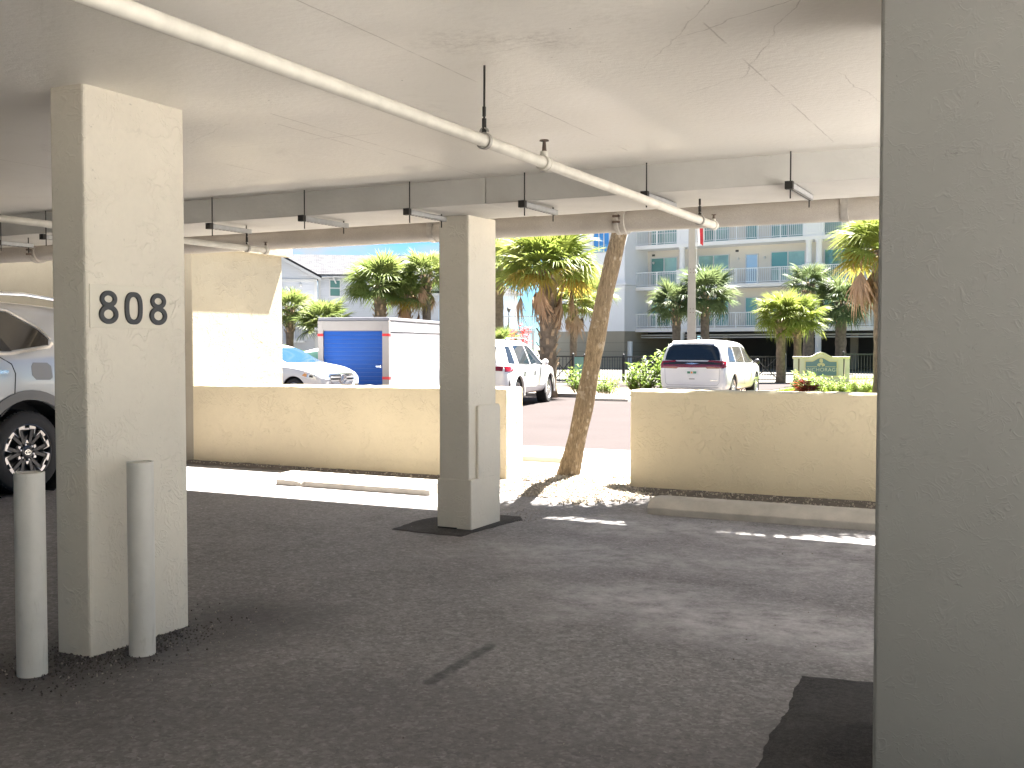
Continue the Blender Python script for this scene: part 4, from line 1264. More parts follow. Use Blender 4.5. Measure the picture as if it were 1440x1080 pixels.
# projecting left wing
MB().box((-6.4, -1.5, 2.55), (0.0, WY + 8, 14)).build('wing_wall', M['condo_white'], cd, local=True)
MB().box((-6.4, -1.5, -0.1), (0.0, WY + 8, 2.55)).build('wing_base', M['condo_tan'], cd, local=True)
gv = MB()
for z in (0.55, 1.15, 1.75): gv.box((-6.4, -1.512, z), (0.0, -1.5, z + 0.012)).box((0.0, -1.5, z), (0.012, WY, z + 0.012))
gv.build('groove', M['condo_dark'], cd, local=True)
cn = MB()
for z, o_ in ((5.45, 0.06), (5.55, 0.12), (5.72, 0.18), (5.86, 0.10)):
    cn.box((-6.4, -1.5 - o_, z), (o_, -1.5, z + (0.1 if o_ < 0.18 else 0.14))); cn.box((0.0, -1.5, z), (o_, -0.08, z + (0.1 if o_ < 0.18 else 0.14)))
cn.build('cornice', M['condo_white'], cd, local=True)
cwin(cd, -2.5, -1.15, 7.95, 11.5, -1.5, 'blue_glass', 'white_trim', cols=3, split=0.5)
MB().tube([(0.08, -0.9, 0.0), (0.08, -0.9, 1.85)], 0.2, 12).build('white_post', M['white_metal'], cd, local=True)

# ---- grey two-storey house at the left: local x to the right, local y away
vx, vy = math.cos(R(36.6)), math.sin(R(36.6))
hs = thing('house', 'pale grey sided house with shingled roof and white trim, left of the palms', 'building', (-47.0, 52.0, 0), R(36.6))
HX = Vector((-0.1788 * 70, 70, 0))      # camera-space foot of the corner board
def cam2w(lat, dep):
    a = R(26.7)
    return Vector((lat * math.cos(a) - dep * math.sin(a), lat * math.sin(a) + dep * math.cos(a), 0))
hs.location = cam2w((449 - 720) / 1516 * 70, 70)
MB().box((0, 0, -0.1), (9.5, 6, 6.06)).build('wall', M['grey_siding'], hs, local=True)
MB().box((-7, -0.9, -0.1), (-0.1, 6, 5.9)).prism([(-7, 5.9), (-0.1, 5.9), (-2.9, 7.45), (-7, 7.45)], -0.9, 6, 'y').build('gable_wall', M['grey_siding'], hs, local=True)
rf = MB(); rf.prism([(-0.35, 6.05), (3.4, 7.6), (3.4, 7.72), (-0.35, 6.17)], -6.0, 10.0, 'x')
rf.build('roof', M['roof_shingle'], hs, local=True)
rg = MB(); rg.prism([(0.12, 5.86), (-2.9, 7.5), (-7, 7.5), (-7, 7.62), (-2.85, 7.62), (0.2, 5.98)], -1.25, 4, 'y'); rg.build('gable_roof', M['roof_shingle'], hs, local=True)
tr_ = MB(); tr_.prism([(0.12, 5.70), (-2.9, 7.32), (-2.9, 7.5), (0.16, 5.86)], -1.28, -1.2, 'y'); tr_.box((-7, -0.95, 5.62), (-0.1, -0.9, 5.80)); tr_.box((-0.28, -0.96, 0), (-0.08, -0.9, 5.62)); tr_.box((-0.1, -0.35, 5.98), (10, -0.28, 6.12)); tr_.box((-0.05, -0.06, 0), (0.12, 0.0, 5.98))
tr_.build('trim', M['white_trim'], hs, local=True)
MB().tube([(0.12, -0.34, 5.98), (0.9, -0.34, 6.02), (1.1, -.05, 5.6)], 0.05, 6).build('gutter', M['white_trim'], hs, local=True)
cwin(hs, 0.66, 1.42, 4.72, 5.86, 0.0, 'green_glass', cols=1, split=0.5)
cwin(hs, -2.9, -2.35, 4.6, 5.7, -0.9, 'green_glass', cols=1, split=0.5)
cwin(hs, 7.3, 8.9, 1.9, 2.75, 0.0, 'green_glass', cols=2, split=0)
MB().lathe([(0, -.1), (.08, -.08), (.1, .06), (0, .1)], 8, 'z', (-1.15, -1.0, 5.42)).build('wall_lamp', M['white_trim'], hs, local=True)
# porch and stair at the left of the house
po = MB().box((-2.0, -2.6, 2.95), (0.3, -0.95, 3.12)).box((-2.0, -2.6, 1.75), (-0.9, -0.95, 1.9)).build('porch_floor', M['white_trim'], hs, local=True)
def pickets(x0, x1, y, z0, z1, nm='porch_railing', par=None):
    r = MB().box((x0, y - .03, z1 - 0.06), (x1, y + .03, z1)).box((x0, y - .02, z0 + .04), (x1, y + .02, z0 + 0.1)).build(nm, M['white_trim'], par or hs, local=True)
    n = int((x1 - x0) / 0.14); b = MB()
    for i in range(n + 1):
        x = x0 + (x1 - x0) * i / n; b.box((x - .02, y - .015, z0), (x + .02, y + .015, z1 - .06))
    stuff(b.build('balusters', M['white_trim'], r, local=True)); return r
pickets(-2.0, 0.2, -2.55, 3.12, 4.0)
pickets(-1.8, -1.05, -2.55, 1.9, 2.75)
pickets(-1.8, 0.3, -2.75, 0.55, 1.15)
stt = MB(); 
for i in range(6): stt.box((-1.0 + i * 0.2, -2.3, 2.0 + i * 0.17), (-0.75 + i * 0.2, -1.2, 2.05 + i * 0.17))
stt.bar((-1.0, -2.35, 1.9), (0.2, -2.35, 2.95), 0.05, 0.2)
stt.build('stair', M['white_trim'], hs, local=True)
for x in (-1.95, 0.15): MB().box((x - .07, -2.6, -0.1), (x + .07, -2.46, 2.95)).build('porch_post', M['white_trim'], hs, local=True)
gar = MB().box((7.05, -0.08, 0), (7.2, -.001, 3.0)).box((7.05, -0.08, 3.0), (9.5, -.001, 3.2)).build('garage_trim', M['white_trim'], hs, local=True)
MB().box((7.2, -0.03, 0), (9.5, -.002, 3.0)).build('garage_opening', M['condo_dark'], hs, local=True)
# ---- second house seen right of the free-standing column
h2 = thing('house', 'pale blue house with hip roof right of the free-standing column', 'building', cam2w((727 - 720) / 1516 * 72, 72), R(34))
MB().box((-9, 0, -0.1), (0, 7, 4.95)).build('wall', M['blue_siding'], h2, local=True)
rf = MB().add([(-9.5, -0.45, 4.95), (0.35, -0.45, 4.95), (0.35, 7.5, 4.95), (-9.5, 7.5, 4.95), (-7.0, 3.2, 6.9), (-3.0, 3.2, 6.9)],
              [(0, 1, 5, 4), (1, 2, 5), (2, 3, 4, 5), (3, 0, 4), (3, 2, 1, 0)])
rf.build('roof', M['roof_shingle'], h2, local=True)
MB().box((-9.5, -0.48, 4.85), (0.38, -0.455, 5.0)).box((-.16, -0.07, 0), (0.03, -.001, 4.93)).build('trim', M['white_trim'], h2, local=True)
dk = MB().box((-3.0, -2.0, 2.35), (0.9, -.01, 2.55)).build('deck', M['white_trim'], h2, local=True)
pickets(-3.0, 0.9, -1.95, 2.55, 3.5, 'deck_railing', h2)
for x in (-2.9, -1.0, 0.8): MB().box((x - .07, -1.95, -.1), (x + .07, -1.8, 2.35)).build('deck_post', M['white_trim'], h2, local=True)
cwin(h2, -2.4, -1.5, 3.1, 4.4, 0.0, 'green_glass', cols=1, split=0.5)
lm = MB().lathe([(0, 0), (.07, .03), (.13, .22), (.15, .26), (.02, .38), (0, .42)], 8, 'z', (-0.75, -1.6, 3.72)).tube([(-.75, -1.6, 2.5), (-.75, -1.6, 3.72)], 0.035, 6).build('deck_lamp', M['fence_black'], h2, local=True)
# ---- pale tower block far behind the palms
fb = thing('tower_block', 'distant grey flat-roofed tower just above the palm tops', 'building', cam2w((563 - 720) / 1516 * 210, 210), R(30))
MB().box((-1.9, 0, 0), (1.3, 6, 18.6)).box((-2.6, 1, 0), (2.2, 7, 17.6)).build('wall', M['grey_siding'], fb, local=True)
MB().box((-2.05, -.15, 18.6), (1.45, 6.1, 18.95)).build('parapet', M['roof_shingle'], fb, local=True)

# ================================================================== FENCES, POLE, SIGN, CONTAINER
def fence(label, pts, hgt, gap=0.12, brace=(), n_post=None, z=0.0):
    t = thing('metal_fence', label, 'fence', (pts[0][0], pts[0][1], 0), 0, None)
    pick = MB().box((-0.011, -0.011, 0.10), (0.011, 0.011, hgt - 0.06)).mesh('picket'); pick.materials.append(M['fence_black'])
    o0 = Vector((pts[0][0], pts[0][1], 0))
    for (a, c) in zip(pts[:-1], pts[1:]):
        a = Vector((a[0], a[1], 0)); c = Vector((c[0], c[1], 0)); L = (c - a).length; u = (c - a) / L
        for zz, hh in ((hgt - 0.03, 0.06), (0.10, 0.04)):
            MB().bar(a + Vector((0, 0, zz)), c + Vector((0, 0, zz)), 0.05, hh).build('rail', M['fence_black'], t)
        n = int(L / gap)
        for i in range(1, n):
            o = bpy.data.objects.new('picket', pick); COL.objects.link(o); o.parent = t; o.location = a + u * (L * i / n) - o0
        k = max(1, round(L / 2.4))
        for i in range(k + 1):
            p = a + u * (L * i / k)
            pb_ = MB().box((p.x - .04, p.y - .04, -0.02), (p.x + .04, p.y + .04, hgt + 0.06)).lathe([(0.055, hgt + .06), (0.055, hgt + 0.075), (0.0, hgt + 0.13)], 4, 'z', (p.x, p.y, 0))
            pb_.build('post', M['fence_black'], t)
    for (a, c) in brace:
        a = Vector((a[0], a[1], 0)); c = Vector((c[0], c[1], 0)); of = (c - a).cross(Vector((0, 0, 1))).normalized() * 0.045
        MB().bar(a + of + Vector((0, 0, .15)), c + of + Vector((0, 0, hgt - .08)), 0.04).bar(a + of * 1.7 + Vector((0, 0, hgt - .08)), c + of * 1.7 + Vector((0, 0, .15)), 0.04).build('cross_brace', M['fence_black'], t)
    return t
def cw(px, d):
    p = cam2w((px - 720) / 1516 * d, d); return (p.x, p.y)
fence('black picket fence left of the leaning trunk with cross-braced gate panel', [cw(777, 43.4), cw(806, 43.4)], 1.17, brace=[(cw(779, 43.4), cw(805, 43.4))])
fence('long black picket fence from the leaning trunk to behind the minivan', [cw(822, 45.5), cw(930, 47.0)], 1.12)
fence('black picket fence with cross brace between minivan and monument sign', [cw(1048, 47), cw(1104, 47)], 1.12, brace=[(cw(1062, 47), cw(1092, 47))])
fence('black picket fence right of the monument sign', [cw(1186, 47.5), cw(1236, 48)], 1.22, gap=0.14)
gp = thing('glass_panel', 'blue-green glass panel standing between the two left fences', 'panel', (*cw(814, 45.2), 0), R(26))
MB().box((-.22, -.02, 0), (.2, .02, 1.1)).build('pane', M['teal_glass'], gp, local=True)
MB().box((-.25, -.03, 0), (-.22, .03, 1.14)).box((.2, -.03, 0), (.23, .03, 1.14)).box((-.22, -.03, 1.1), (.2, .03, 1.14)).build('frame', M['fence_black'], gp, local=True)
bo = thing('lamp_bollard', 'black bollard lamp with pale cap left of the minivan', 'bollard', (*cw(906, 40.5), 0))
MB().lathe([(0.10, 0), (0.10, 0.95), (0.085, 0.98), (0, 0.98)], 16).build('body', M['fence_black'], bo, local=True, smooth='auto')
MB().lathe([(0.07, 0.98), (0.08, 1.06), (0.05, 1.13), (0, 1.16)], 14).build('cap', M['lamp_glass'], bo, local=True, smooth='auto')

pp = cam2w((972 - 720) / 1516 * 45, 45)
ut = thing('utility_pole', 'tall pale square concrete pole rising behind the minivan', 'pole', pp, R(20))
b = MB(); b.add([(-.19, -.19, -.1), (.19, -.19, -.1), (.19, .19, -.1), (-.19, .19, -.1), (-.10, -.10, 10), (.10, -.10, 10), (.10, .10, 10), (-.10, .10, 10)], [(3, 2, 1, 0), (4, 5, 6, 7), (0, 1, 5, 4), (1, 2, 6, 5), (2, 3, 7, 6), (3, 0, 4, 7)])
b.build('shaft', M['pole_concrete'], ut, local=True, bevel=0.015)
bo_ = MB()
for z in (2.95, 3.1, 4.6, 4.75):
    for x in (-.06, .06): bo_.lathe([(0, 0), (.018, 0), (.018, -.03), (0, -.03)], 6, 'y', (x, -.155 + (z * 0.0045), z))
bo_.build('bolts', M['rust_brown'], ut, local=True)
MB().bar((0.12, -.1, 3.05), (0.42, -.15, 2.92), 0.05).build('arm', M['white_metal'], ut, local=True)
fl = thing('flag', 'red and white flag hanging beside the top of the pale pole', 'flag', cam2w((980 - 720) / 1516 * 44.9, 44.9) + Vector((0, 0, 5.75)), R(20))
for nm, mt, u0, u1 in (('red_field', 'flag_red', 0.06, 0.22), ('white_edge', 'flag_white', -0.03, 0.06), ('white_hem', 'flag_white', 0.22, 0.27)):
    b = MB(); vs = []; fs = []; nu, nv = 5, 10
    for j in range(nv + 1):
        for i in range(nu + 1):
            u = u0 + (u1 - u0) * i / nu; v = j / nv
            vs.append((u * (1 - .25 * v) + 0.06 * v, 0.05 * math.sin(u * 26 + v * 3), 1.1 * (1 - v) + 0.04 * math.sin(u * 20)))
    for j in range(nv):
        for i in range(nu):
            a = j * (nu + 1) + i; fs.append((a, a + 1, a + nu + 2, a + nu + 1))
    o = b.add(vs, fs).build(nm, M[mt], fl, local=True, smooth=True); s = o.modifiers.new('s', 'SOLIDIFY'); s.thickness = 0.004
MB().tube([(-0.035, 0, -1.0), (-0.035, 0, 1.6)], 0.012, 6).build('halyard', M['white_metal'], fl, local=True)

# monument sign
sg = thing('monument_sign', 'cream monument sign with arched top and blue-grey panel behind the oleanders', 'sign', cam2w((1154.5 - 720) / 1516 * 41, 41), R(26.7 - 14))
K = 41 / 1516.0
def arch_poly(half, zb, zt, ra, rise):
    pts = [(-half, zb), (half, zb), (half, zt)]
    n = 14
    for i in range(n + 1):
        t = i / n; u = ra - 2 * ra * t
        z = zt + rise * (0.5 + 0.5 * math.cos(math.pi * u / ra)) ** 0.75
        pts.append((u, z))
    pts.append((-half, zt)); return pts
MB().prism(arch_poly(0.68, 0.25, 1.08, 0.40, 0.165), -0.10, 0.10, 'y').build('body', M['sign_cream'], sg, local=True)
capb = MB(); n = 16; top = []; 
pts = [(-1.07, 1.12), (-1.0, 1.17)] + []
ol = [(-1.05, 1.115)] + [(-0.46, 1.115)] + [(-0.40 + 0.8 * i / n, 1.115 + 0.17 * (0.5 - 0.5 * math.cos(2 * math.pi * i / n)) ** 0.75) for i in range(n + 1)] + [(0.46, 1.115), (1.05, 1.115)]
vs = []; fs = []
for (u, z) in ol:
    for (yy, zz) in ((-0.15, -0.035), (-0.20, 0.02), (-0.20, 0.05), (0.20, 0.05), (0.20, 0.02), (0.15, -0.035)): vs.append((u, yy, z + zz))
m = 6
for i in range(len(ol) - 1):
    for k in range(m): fs.append((i * m + k, i * m + (k + 1) % m, (i + 1) * m + (k + 1) % m, (i + 1) * m + k))
fs.append(tuple(range(m))); fs.append(tuple((len(ol) - 1) * m + k for k in range(m)))
capb.add(vs, fs).build('cap', M['sign_cream'], sg, local=True)
for x in (-0.93, -0.70, 0.72, 0.95):
    MB().box((x - 0.085, -0.13, 0.22), (x + 0.085, 0.13, 1.085)).build('pilaster', M['sign_cream'], sg, local=True, bevel=0.012)
MB().box((-1.05, -.16, 0.0), (1.05, .16, 0.23)).build('plinth', M['condo_tan'], sg, local=True)
MB().box((-1.03, -.15, 0.23), (1.03, .15, 0.27)).build('plinth_band', M['sign_cream'], sg, local=True)
fr = MB().prism(arch_poly(0.60, 0.40, 1.0, 0.36, 0.15), -0.125, -0.10, 'y').build('panel_frame', M['sign_gold'], sg, local=True)
pn = MB().prism(arch_poly(0.565, 0.44, 0.965, 0.33, 0.145), -0.135, -0.124, 'y').build('panel', M['sign_blue'], sg, local=True)
em = MB()
for (x, z, rx, rz) in ((0, 1.06, .05, .03), (-.03, .99, .035, .04), (.03, .98, .035, .05), (0, .92, .02, .08), (-.06, .88, .05, .035), (.06, .88, .05, .035), (-.10, .85, .04, .045), (.10, .85, .04, .045), (-.055, .815, .03, .03), (.055, .815, .03, .03), (0.03, 1.035, .03, .02), (-.035, 1.03, .03, .02)):
    em.ring(rx, rx * 0.3, -0.1405, -0.134, 'y', (x, z), 12, ry=rz, riy=rz * 0.3)
em.build('emblem', M['sign_gold'], pn, local=True)
MB().box((-0.53, -.1385, 0.772), (-0.15, -.134, 0.787)).box((0.15, -.1385, 0.772), (0.53, -.134, 0.787)).build('rule_line', M['sign_gold'], pn, local=True)
def text_mesh(name, s, size, mat, parent, M4, extr=0.004):
    cu = bpy.data.curves.new('t', 'FONT'); cu.body = s; cu.size = size; cu.extrude = extr; cu.align_x = 'CENTER'
    cu.space_character = 1.08
    to = bpy.data.objects.new('t', cu); COL.objects.link(to)
    bpy.context.view_layer.update()
    me = bpy.data.meshes.new_from_object(to.evaluated_get(bpy.context.evaluated_depsgraph_get()))
    bpy.data.objects.remove(to); bpy.data.curves.remove(cu)
    me.transform(M4); me.materials.clear(); me.materials.append(mat); me.name = name
    o = bpy.data.objects.new(name, me); COL.objects.link(o); o.parent = parent
    return o
text_mesh('lettering', 'ANCHORAGE', 0.195, M['sign_cream'], pn, Matrix.Translation((0, -0.1375, 0.60)) @ Matrix.Rotation(R(90), 4, 'X'))

# storage container with blue roll-up door; local -y is the door end, +y its length
p0 = cam2w(-3.49, 30.6); hd = R(26.7 - 11.6)
ct = thing('storage_container', 'white portable storage container with blue roll-up door and red bands', 'container', p0, hd)
CW, CH, CLN = 2.14, 2.39, 6.4
MB().box((-CW + .03, 0.06, 0.12), (-.03, CLN, CH - .05)).build('shell', M['box_white'], ct, local=True)
MB().box((-CW, 0.02, CH - 0.10), (0.0, CLN + .03, CH)).build('roof', M['box_white'], ct, local=True, bevel=0.02)
MB().box((-CW, 0.0, 0.1), (-CW + 0.16, 0.14, CH - .1)).box((-0.20, 0.0, 0.1), (0.0, 0.14, CH - .1)).box((-CW + .16, 0.0, 2.03), (-.20, 0.14, CH - .1)).box((-CW, 0, 0), (0, .14, .1)).build('door_frame', M['box_frame'], ct, local=True, bevel=0.008)
sx0, sx1 = -CW + 0.16, -0.20; zt = 2.03; sh = 0.118
door = thing_door = MB().box((sx0, 0.085, 0.1), (sx1, 0.11, zt)).build('roll_door', M['door_blue'], ct, local=True)
prof = [(0.062, 0.0), (0.054, 0.010), (0.052, 0.060), (0.054, 0.108), (0.060, sh)]
slat = MB(); vs = []; fs = []
for x in (sx0 + .002, sx1 - .002):
    for y, z in prof: vs.append((x, y, z))
for k in range(4): fs.append((k, k + 1, k + 6, k + 5))
fs += [(4, 3, 2, 1, 0), (5, 6, 7, 8, 9), (0, 5, 9, 4)]
slm = slat.add(vs, fs).mesh('slat'); slm.materials.append(M['door_blue'])
i = 0
while 0.11 + (i + 1) * sh < zt:
    o = bpy.data.objects.new('slat', slm); COL.objects.link(o); o.parent = door; o.location = (0, 0, 0.11 + i * sh); i += 1
for x, z in ((sx1 - 0.12, 0.99), (sx1 - 1.05, 0.62)):
    MB().box((x - .07, 0.005, z - .012), (x + .07, 0.035, z + .012)).box((x + .05, .03, z - .03), (x + .07, .05, z + .03)).build('latch', M['chrome'], door, local=True)
for z, h in ((1.85, 0.075), (0.62, 0.08), (0.42, 0.03)):
    for a, c in ((-0.20, 0.004), (-CW - .004, -CW + .16)):
        MB().box((a, -0.004, z), (c, 0.146, z + h)).build('red_band', M['band_red'], ct, local=True)
rp = MB().box((-.03, 0.16, 1.98), (-.012, CLN, 2.27)).box((-.03, .16, .1), (-.01, CLN, .22))
rp.build('side_rail', M['box_white'], ct, local=True)
for i in range(5):
    y0 = 0.17 + i * 1.245
    MB().box((-.03, y0, 0.225), (-.022 + .002 * (i % 2), y0 + 1.243, 1.977)).build('side_panel', M['box_white'], ct, local=True)
rv = MB()
for i in range(60): rv.lathe([(0.012, -0.02), (0.009, -.006), (0, -.004)], 5, 'x', (0.0, 0.22 + i * 0.1, 2.0))
for i in range(12): rv.lathe([(0.014, -0.03), (0.012, -.012), (0, -.008)], 5, 'x', (0.0, 0.23, 0.25 + i * 0.145))
stuff(rv.build('rivets', M['chrome'], ct, local=True))

# ================================================================== VEHICLES
class Car:
    """car body lofted from stations; local +x is the front, +y the left side"""
    def __init__(self, name, label, loc, heading, paint, stations, wheels, wr, arch, tw=0.24, cat='car', lower=True, group=None, arch_in=0.32):
        # heading: world angle of the front direction
        self.t = thing(name, label, cat, loc, heading, group)
        self.paint = paint; self.wr = wr
        vs = []; fs = []
        secs = [self.section(*s) for s in stations]
        m = len(secs[0])                         # half section bottom centre .. top centre
        full = []
        for s in secs:
            ring = [p for p in s] + [Vector((p.x, -p.y, p.z)) for p in reversed(s[1:-1])]
            full.append(ring)
        M_ = len(full[0])
        for r_ in full: vs += r_
        for i in range(len(full) - 1):
            for k in range(M_):
                l = (k + 1) % M_
                fs.append((i * M_ + k, i * M_ + l, (i + 1) * M_ + l, (i + 1) * M_ + k))
        for base, flip in ((0, True), ((len(full) - 1) * M_, False)):
            for k in range(m - 1):
                a = base + k; b_ = base + k + 1
                c = base + (M_ - k - 1 if k + 1 < m - 1 else m - 1); d = base + (M_ - k if k > 0 else 0)
                q = [a, b_] + ([c] if c != b_ else []) + ([d] if d != a else [])
                fs.append(tuple(q if flip else q[::-1]))
        b = MB().add(vs, fs)
        me = b.mesh('body')
        o = bpy.data.objects.new('body', me); COL.objects.link(o)
        s = o.modifiers.new('s', 'SUBSURF'); s.levels = 2; s.render_levels = 2
        cut = []
        for (x, z) in wheels:
            for sy in (-1, 1):
                w_ = max(p.y for p in secs[len(secs) // 2])
                c = MB().lathe([(0, -arch_in), (arch, -arch_in), (arch, arch_in), (0, arch_in)], 36, 'y', (x, sy * w_, z))
                cm = c.mesh('cut'); co = bpy.data.objects.new('cut', cm); COL.objects.link(co); cut.append(co)
                bo = o.modifiers.new('b', 'BOOLEAN'); bo.operation = 'DIFFERENCE'; bo.object = co; bo.solver = 'EXACT'
        bpy.context.view_layer.update()
        ev = bpy.data.meshes.new_from_object(o.evaluated_get(bpy.context.evaluated_depsgraph_get()))
        bpy.data.objects.remove(o)
        # unholed copy for projecting panels
        o2 = bpy.data.objects.new('x', me); COL.objects.link(o2); s = o2.modifiers.new('s', 'SUBSURF'); s.levels = 2; s.render_levels = 2
        bpy.context.view_layer.update()
        m2 = bpy.data.meshes.new_from_object(o2.evaluated_get(bpy.context.evaluated_depsgraph_get()))
        self.bvh = BVHTree.FromPolygons([v.co.copy() for v in m2.vertices], [tuple(p.vertices) for p in m2.polygons])
        bpy.data.objects.remove(o2)
        for c in cut: bpy.data.objects.remove(c)
        ev.materials.clear(); ev.materials.append(paint); ev.name = 'body'
        ev.polygons.foreach_set('use_smooth', [True] * len(ev.polygons))
        try: ev.set_sharp_from_angle(angle=R(38))
        except Exception: pass
        self.body = bpy.data.objects.new('body', ev); COL.objects.link(self.body); self.body.parent = self.t
        self.W = max(p.y for s in secs for p in s)
        for (x, z) in wheels:
            for sy in (-1, 1):
                MB().lathe([(arch - .004, -arch_in + .02), (arch - .004, -0.045)], 36, 'y', (x, 0, z)).build
                l = MB(); y_in = sy * (self.W - arch_in + .02); y_out = sy * (self.W - 0.05)
                l.lathe([(0, y_in), (arch - .003, y_in), (arch - .003, y_out)], 36, 'y', (x, 0, z))
                l.build('arch_liner', M['arch_black'], self.t, local=True)
    @staticmethod
    def section(x, zb, zbelt, ztop, w, wtop, crown=0.02, rake=0.0, wl=None):
        h = ztop - zbelt; wl = wl or w * 0.93
        mid = (zb + zbelt) / 2
        L = lambda a, b_, t: a + (b_ - a) * t
        pts = [(0, zb), (wl * 0.9, zb), (L(wl, w, .5), zb + 0.07), (w * 0.995, mid), (w, L(mid, zbelt, .55)), (w - 0.012, zbelt - 0.02), (L(w, wtop, .10) - .008, zbelt + 0.05 * min(1, h * 3)), (L(w, wtop, .62), zbelt + .55 * h), (wtop + .01, zbelt + .86 * h), (wtop - 0.10, zbelt + 0.985 * h), (0, ztop + crown)]
        return [Vector((x + rake * max(0, (z - zbelt)), y, z)) for y, z in pts]
    def decal(self, name, poly, axis, mat, parent=None, off=0.006, step=0.07, skirt=0.012, smooth=True):
        """flat outline projected on to the body along an axis: 'L','R' (x,z), 'B','F' (y,z), 'T' (x,y)"""
        n = len(poly); P2 = [Vector(p) for p in poly]
        bd = []; 
        for i in range(n):
            a, c = P2[i], P2[(i + 1) % n]; k = max(1, int((c - a).length / step))
            for j in range(k): bd.append(a.lerp(c, j / k))
        nb = len(bd)
        x0, x1 = min(p.x for p in bd), max(p.x for p in bd); y0, y1 = min(p.y for p in bd), max(p.y for p in bd)
        def inside(p):
            c = False; j = nb - 1
            for i in range(nb):
                if (bd[i].y > p.y) != (bd[j].y > p.y) and p.x < (bd[j].x - bd[i].x) * (p.y - bd[i].y) / (bd[j].y - bd[i].y) + bd[i].x: c = not c
                j = i
            return c
        inner = []
        gx = x0 + step / 2
        while gx < x1:
            gy = y0 + step / 2
            while gy < y1:
                p = Vector((gx, gy))
                if inside(p) and min((p - q).length for q in bd) > step * 0.4: inner.append(p)
                gy += step
            gx += step
        res = mgeo.delaunay_2d_cdt(bd + inner, [(i, (i + 1) % nb) for i in range(nb)], [], 1, 1e-5)
        v2, faces = res[0], res[2]
        dirs = {'L': Vector((0, -1, 0)), 'R': Vector((0, 1, 0)), 'B': Vector((1, 0, 0)), 'F': Vector((-1, 0, 0)), 'T': Vector((0, 0, -1))}
        d = dirs[axis]
        vs = []
        for p in v2:
            o = {'L': Vector((p.x, 3, p.y)), 'R': Vector((p.x, -3, p.y)), 'B': Vector((-6, p.x, p.y)), 'F': Vector((6, p.x, p.y)), 'T': Vector((p.x, p.y, 4))}[axis]
            hit, nrm, idx, dist = self.bvh.ray_cast(o, d)
            if hit is None:
                hit, nrm, idx, dist = self.bvh.find_nearest(o + d * (2.1 if axis in 'LR' else 3.6 if axis in 'BF' else 2.2))
            if nrm.dot(d) > 0: nrm = -nrm
            vs.append(hit + nrm * off)
        k = len(vs); base = [v + d * skirt for v in vs]
        cnt = {}
        for f in faces:
            for i in range(len(f)):
                e = (f[i], f[(i + 1) % len(f)]); cnt[tuple(sorted(e))] = cnt.get(tuple(sorted(e)), []) + [e]
        fs = [tuple(f) for f in faces]
        for e, l in cnt.items():
            if len(l) == 1:
                a, c = l[0]; fs.append((c, a, a + k, c + k))
        b = MB().add(vs + base, fs)
        return b.build(name, mat, parent or self.t, local=True, smooth='auto' if smooth else False)
    def line(self, name, pts, axis, w, mat, parent=None, off=0.003):
        """thin strip along a polyline (panel gap, trim)"""
        P2 = [Vector(p) for p in pts]; left = []; right = []
        for i, p in enumerate(P2):
            t = (P2[min(i + 1, len(P2) - 1)] - P2[max(i - 1, 0)]).normalized(); nn = Vector((-t.y, t.x))
            left.append(p + nn * w / 2); right.append(p - nn * w / 2)
        return self.decal(name, left + right[::-1], axis, mat, parent, off, 0.12, 0.006)
    def wheel(self, x, z, side, spokes, rim_r, style='split', logo=None):
        y = side * (self.W - 0.045); r = self.wr; t = self.t; s = side; tw = 0.23
        prof = [(rim_r, -tw), (r * 0.93, -tw), (r * .985, -tw * .85), (r, -tw * .7), (r, -tw * .25), (r * .985, -tw * .1), (r * .93, 0.0), (rim_r * 1.06, 0.006), (rim_r, -0.004)]
        ty = MB().lathe([(a, h * s) for a, h in prof], 48, 'y', (x, y, z)).build('tyre', M['rubber'], t, local=True, smooth='auto')
        tr_ = MB()
        for i in range(60):
            a = 2 * math.pi * i / 60
            c = Vector((x + math.cos(a) * (r - .004), y - s * tw * .5, z + math.sin(a) * (r - .004)))
            tr_.obox(c, Vector((-math.sin(a), 0, math.cos(a))) * .012, Vector((0, tw * .36, 0)), Vector((math.cos(a), 0, math.sin(a))) * .008)
        tr_.build('tread', M['rubber'], ty, local=True)
        dark = M['dark_alloy']; al = M['alloy']
        MB().lathe([(rim_r * 1.02, -0.002 * s), (rim_r * .97, 0.002 * s), (rim_r * .92, -0.02 * s), (rim_r * .90, -.13 * s), (0.02, -.15 * s), (0, -.15 * s)], 48, 'y', (x, y, z)).build('rim', al if style != 'suv' else dark, ty, local=True, smooth='auto')
        sp = MB(); dk = MB(); 
        n = spokes
        def plate(b, pts, y0, y1):
            b.prism(pts, min(y0, y1), max(y0, y1), 'y')
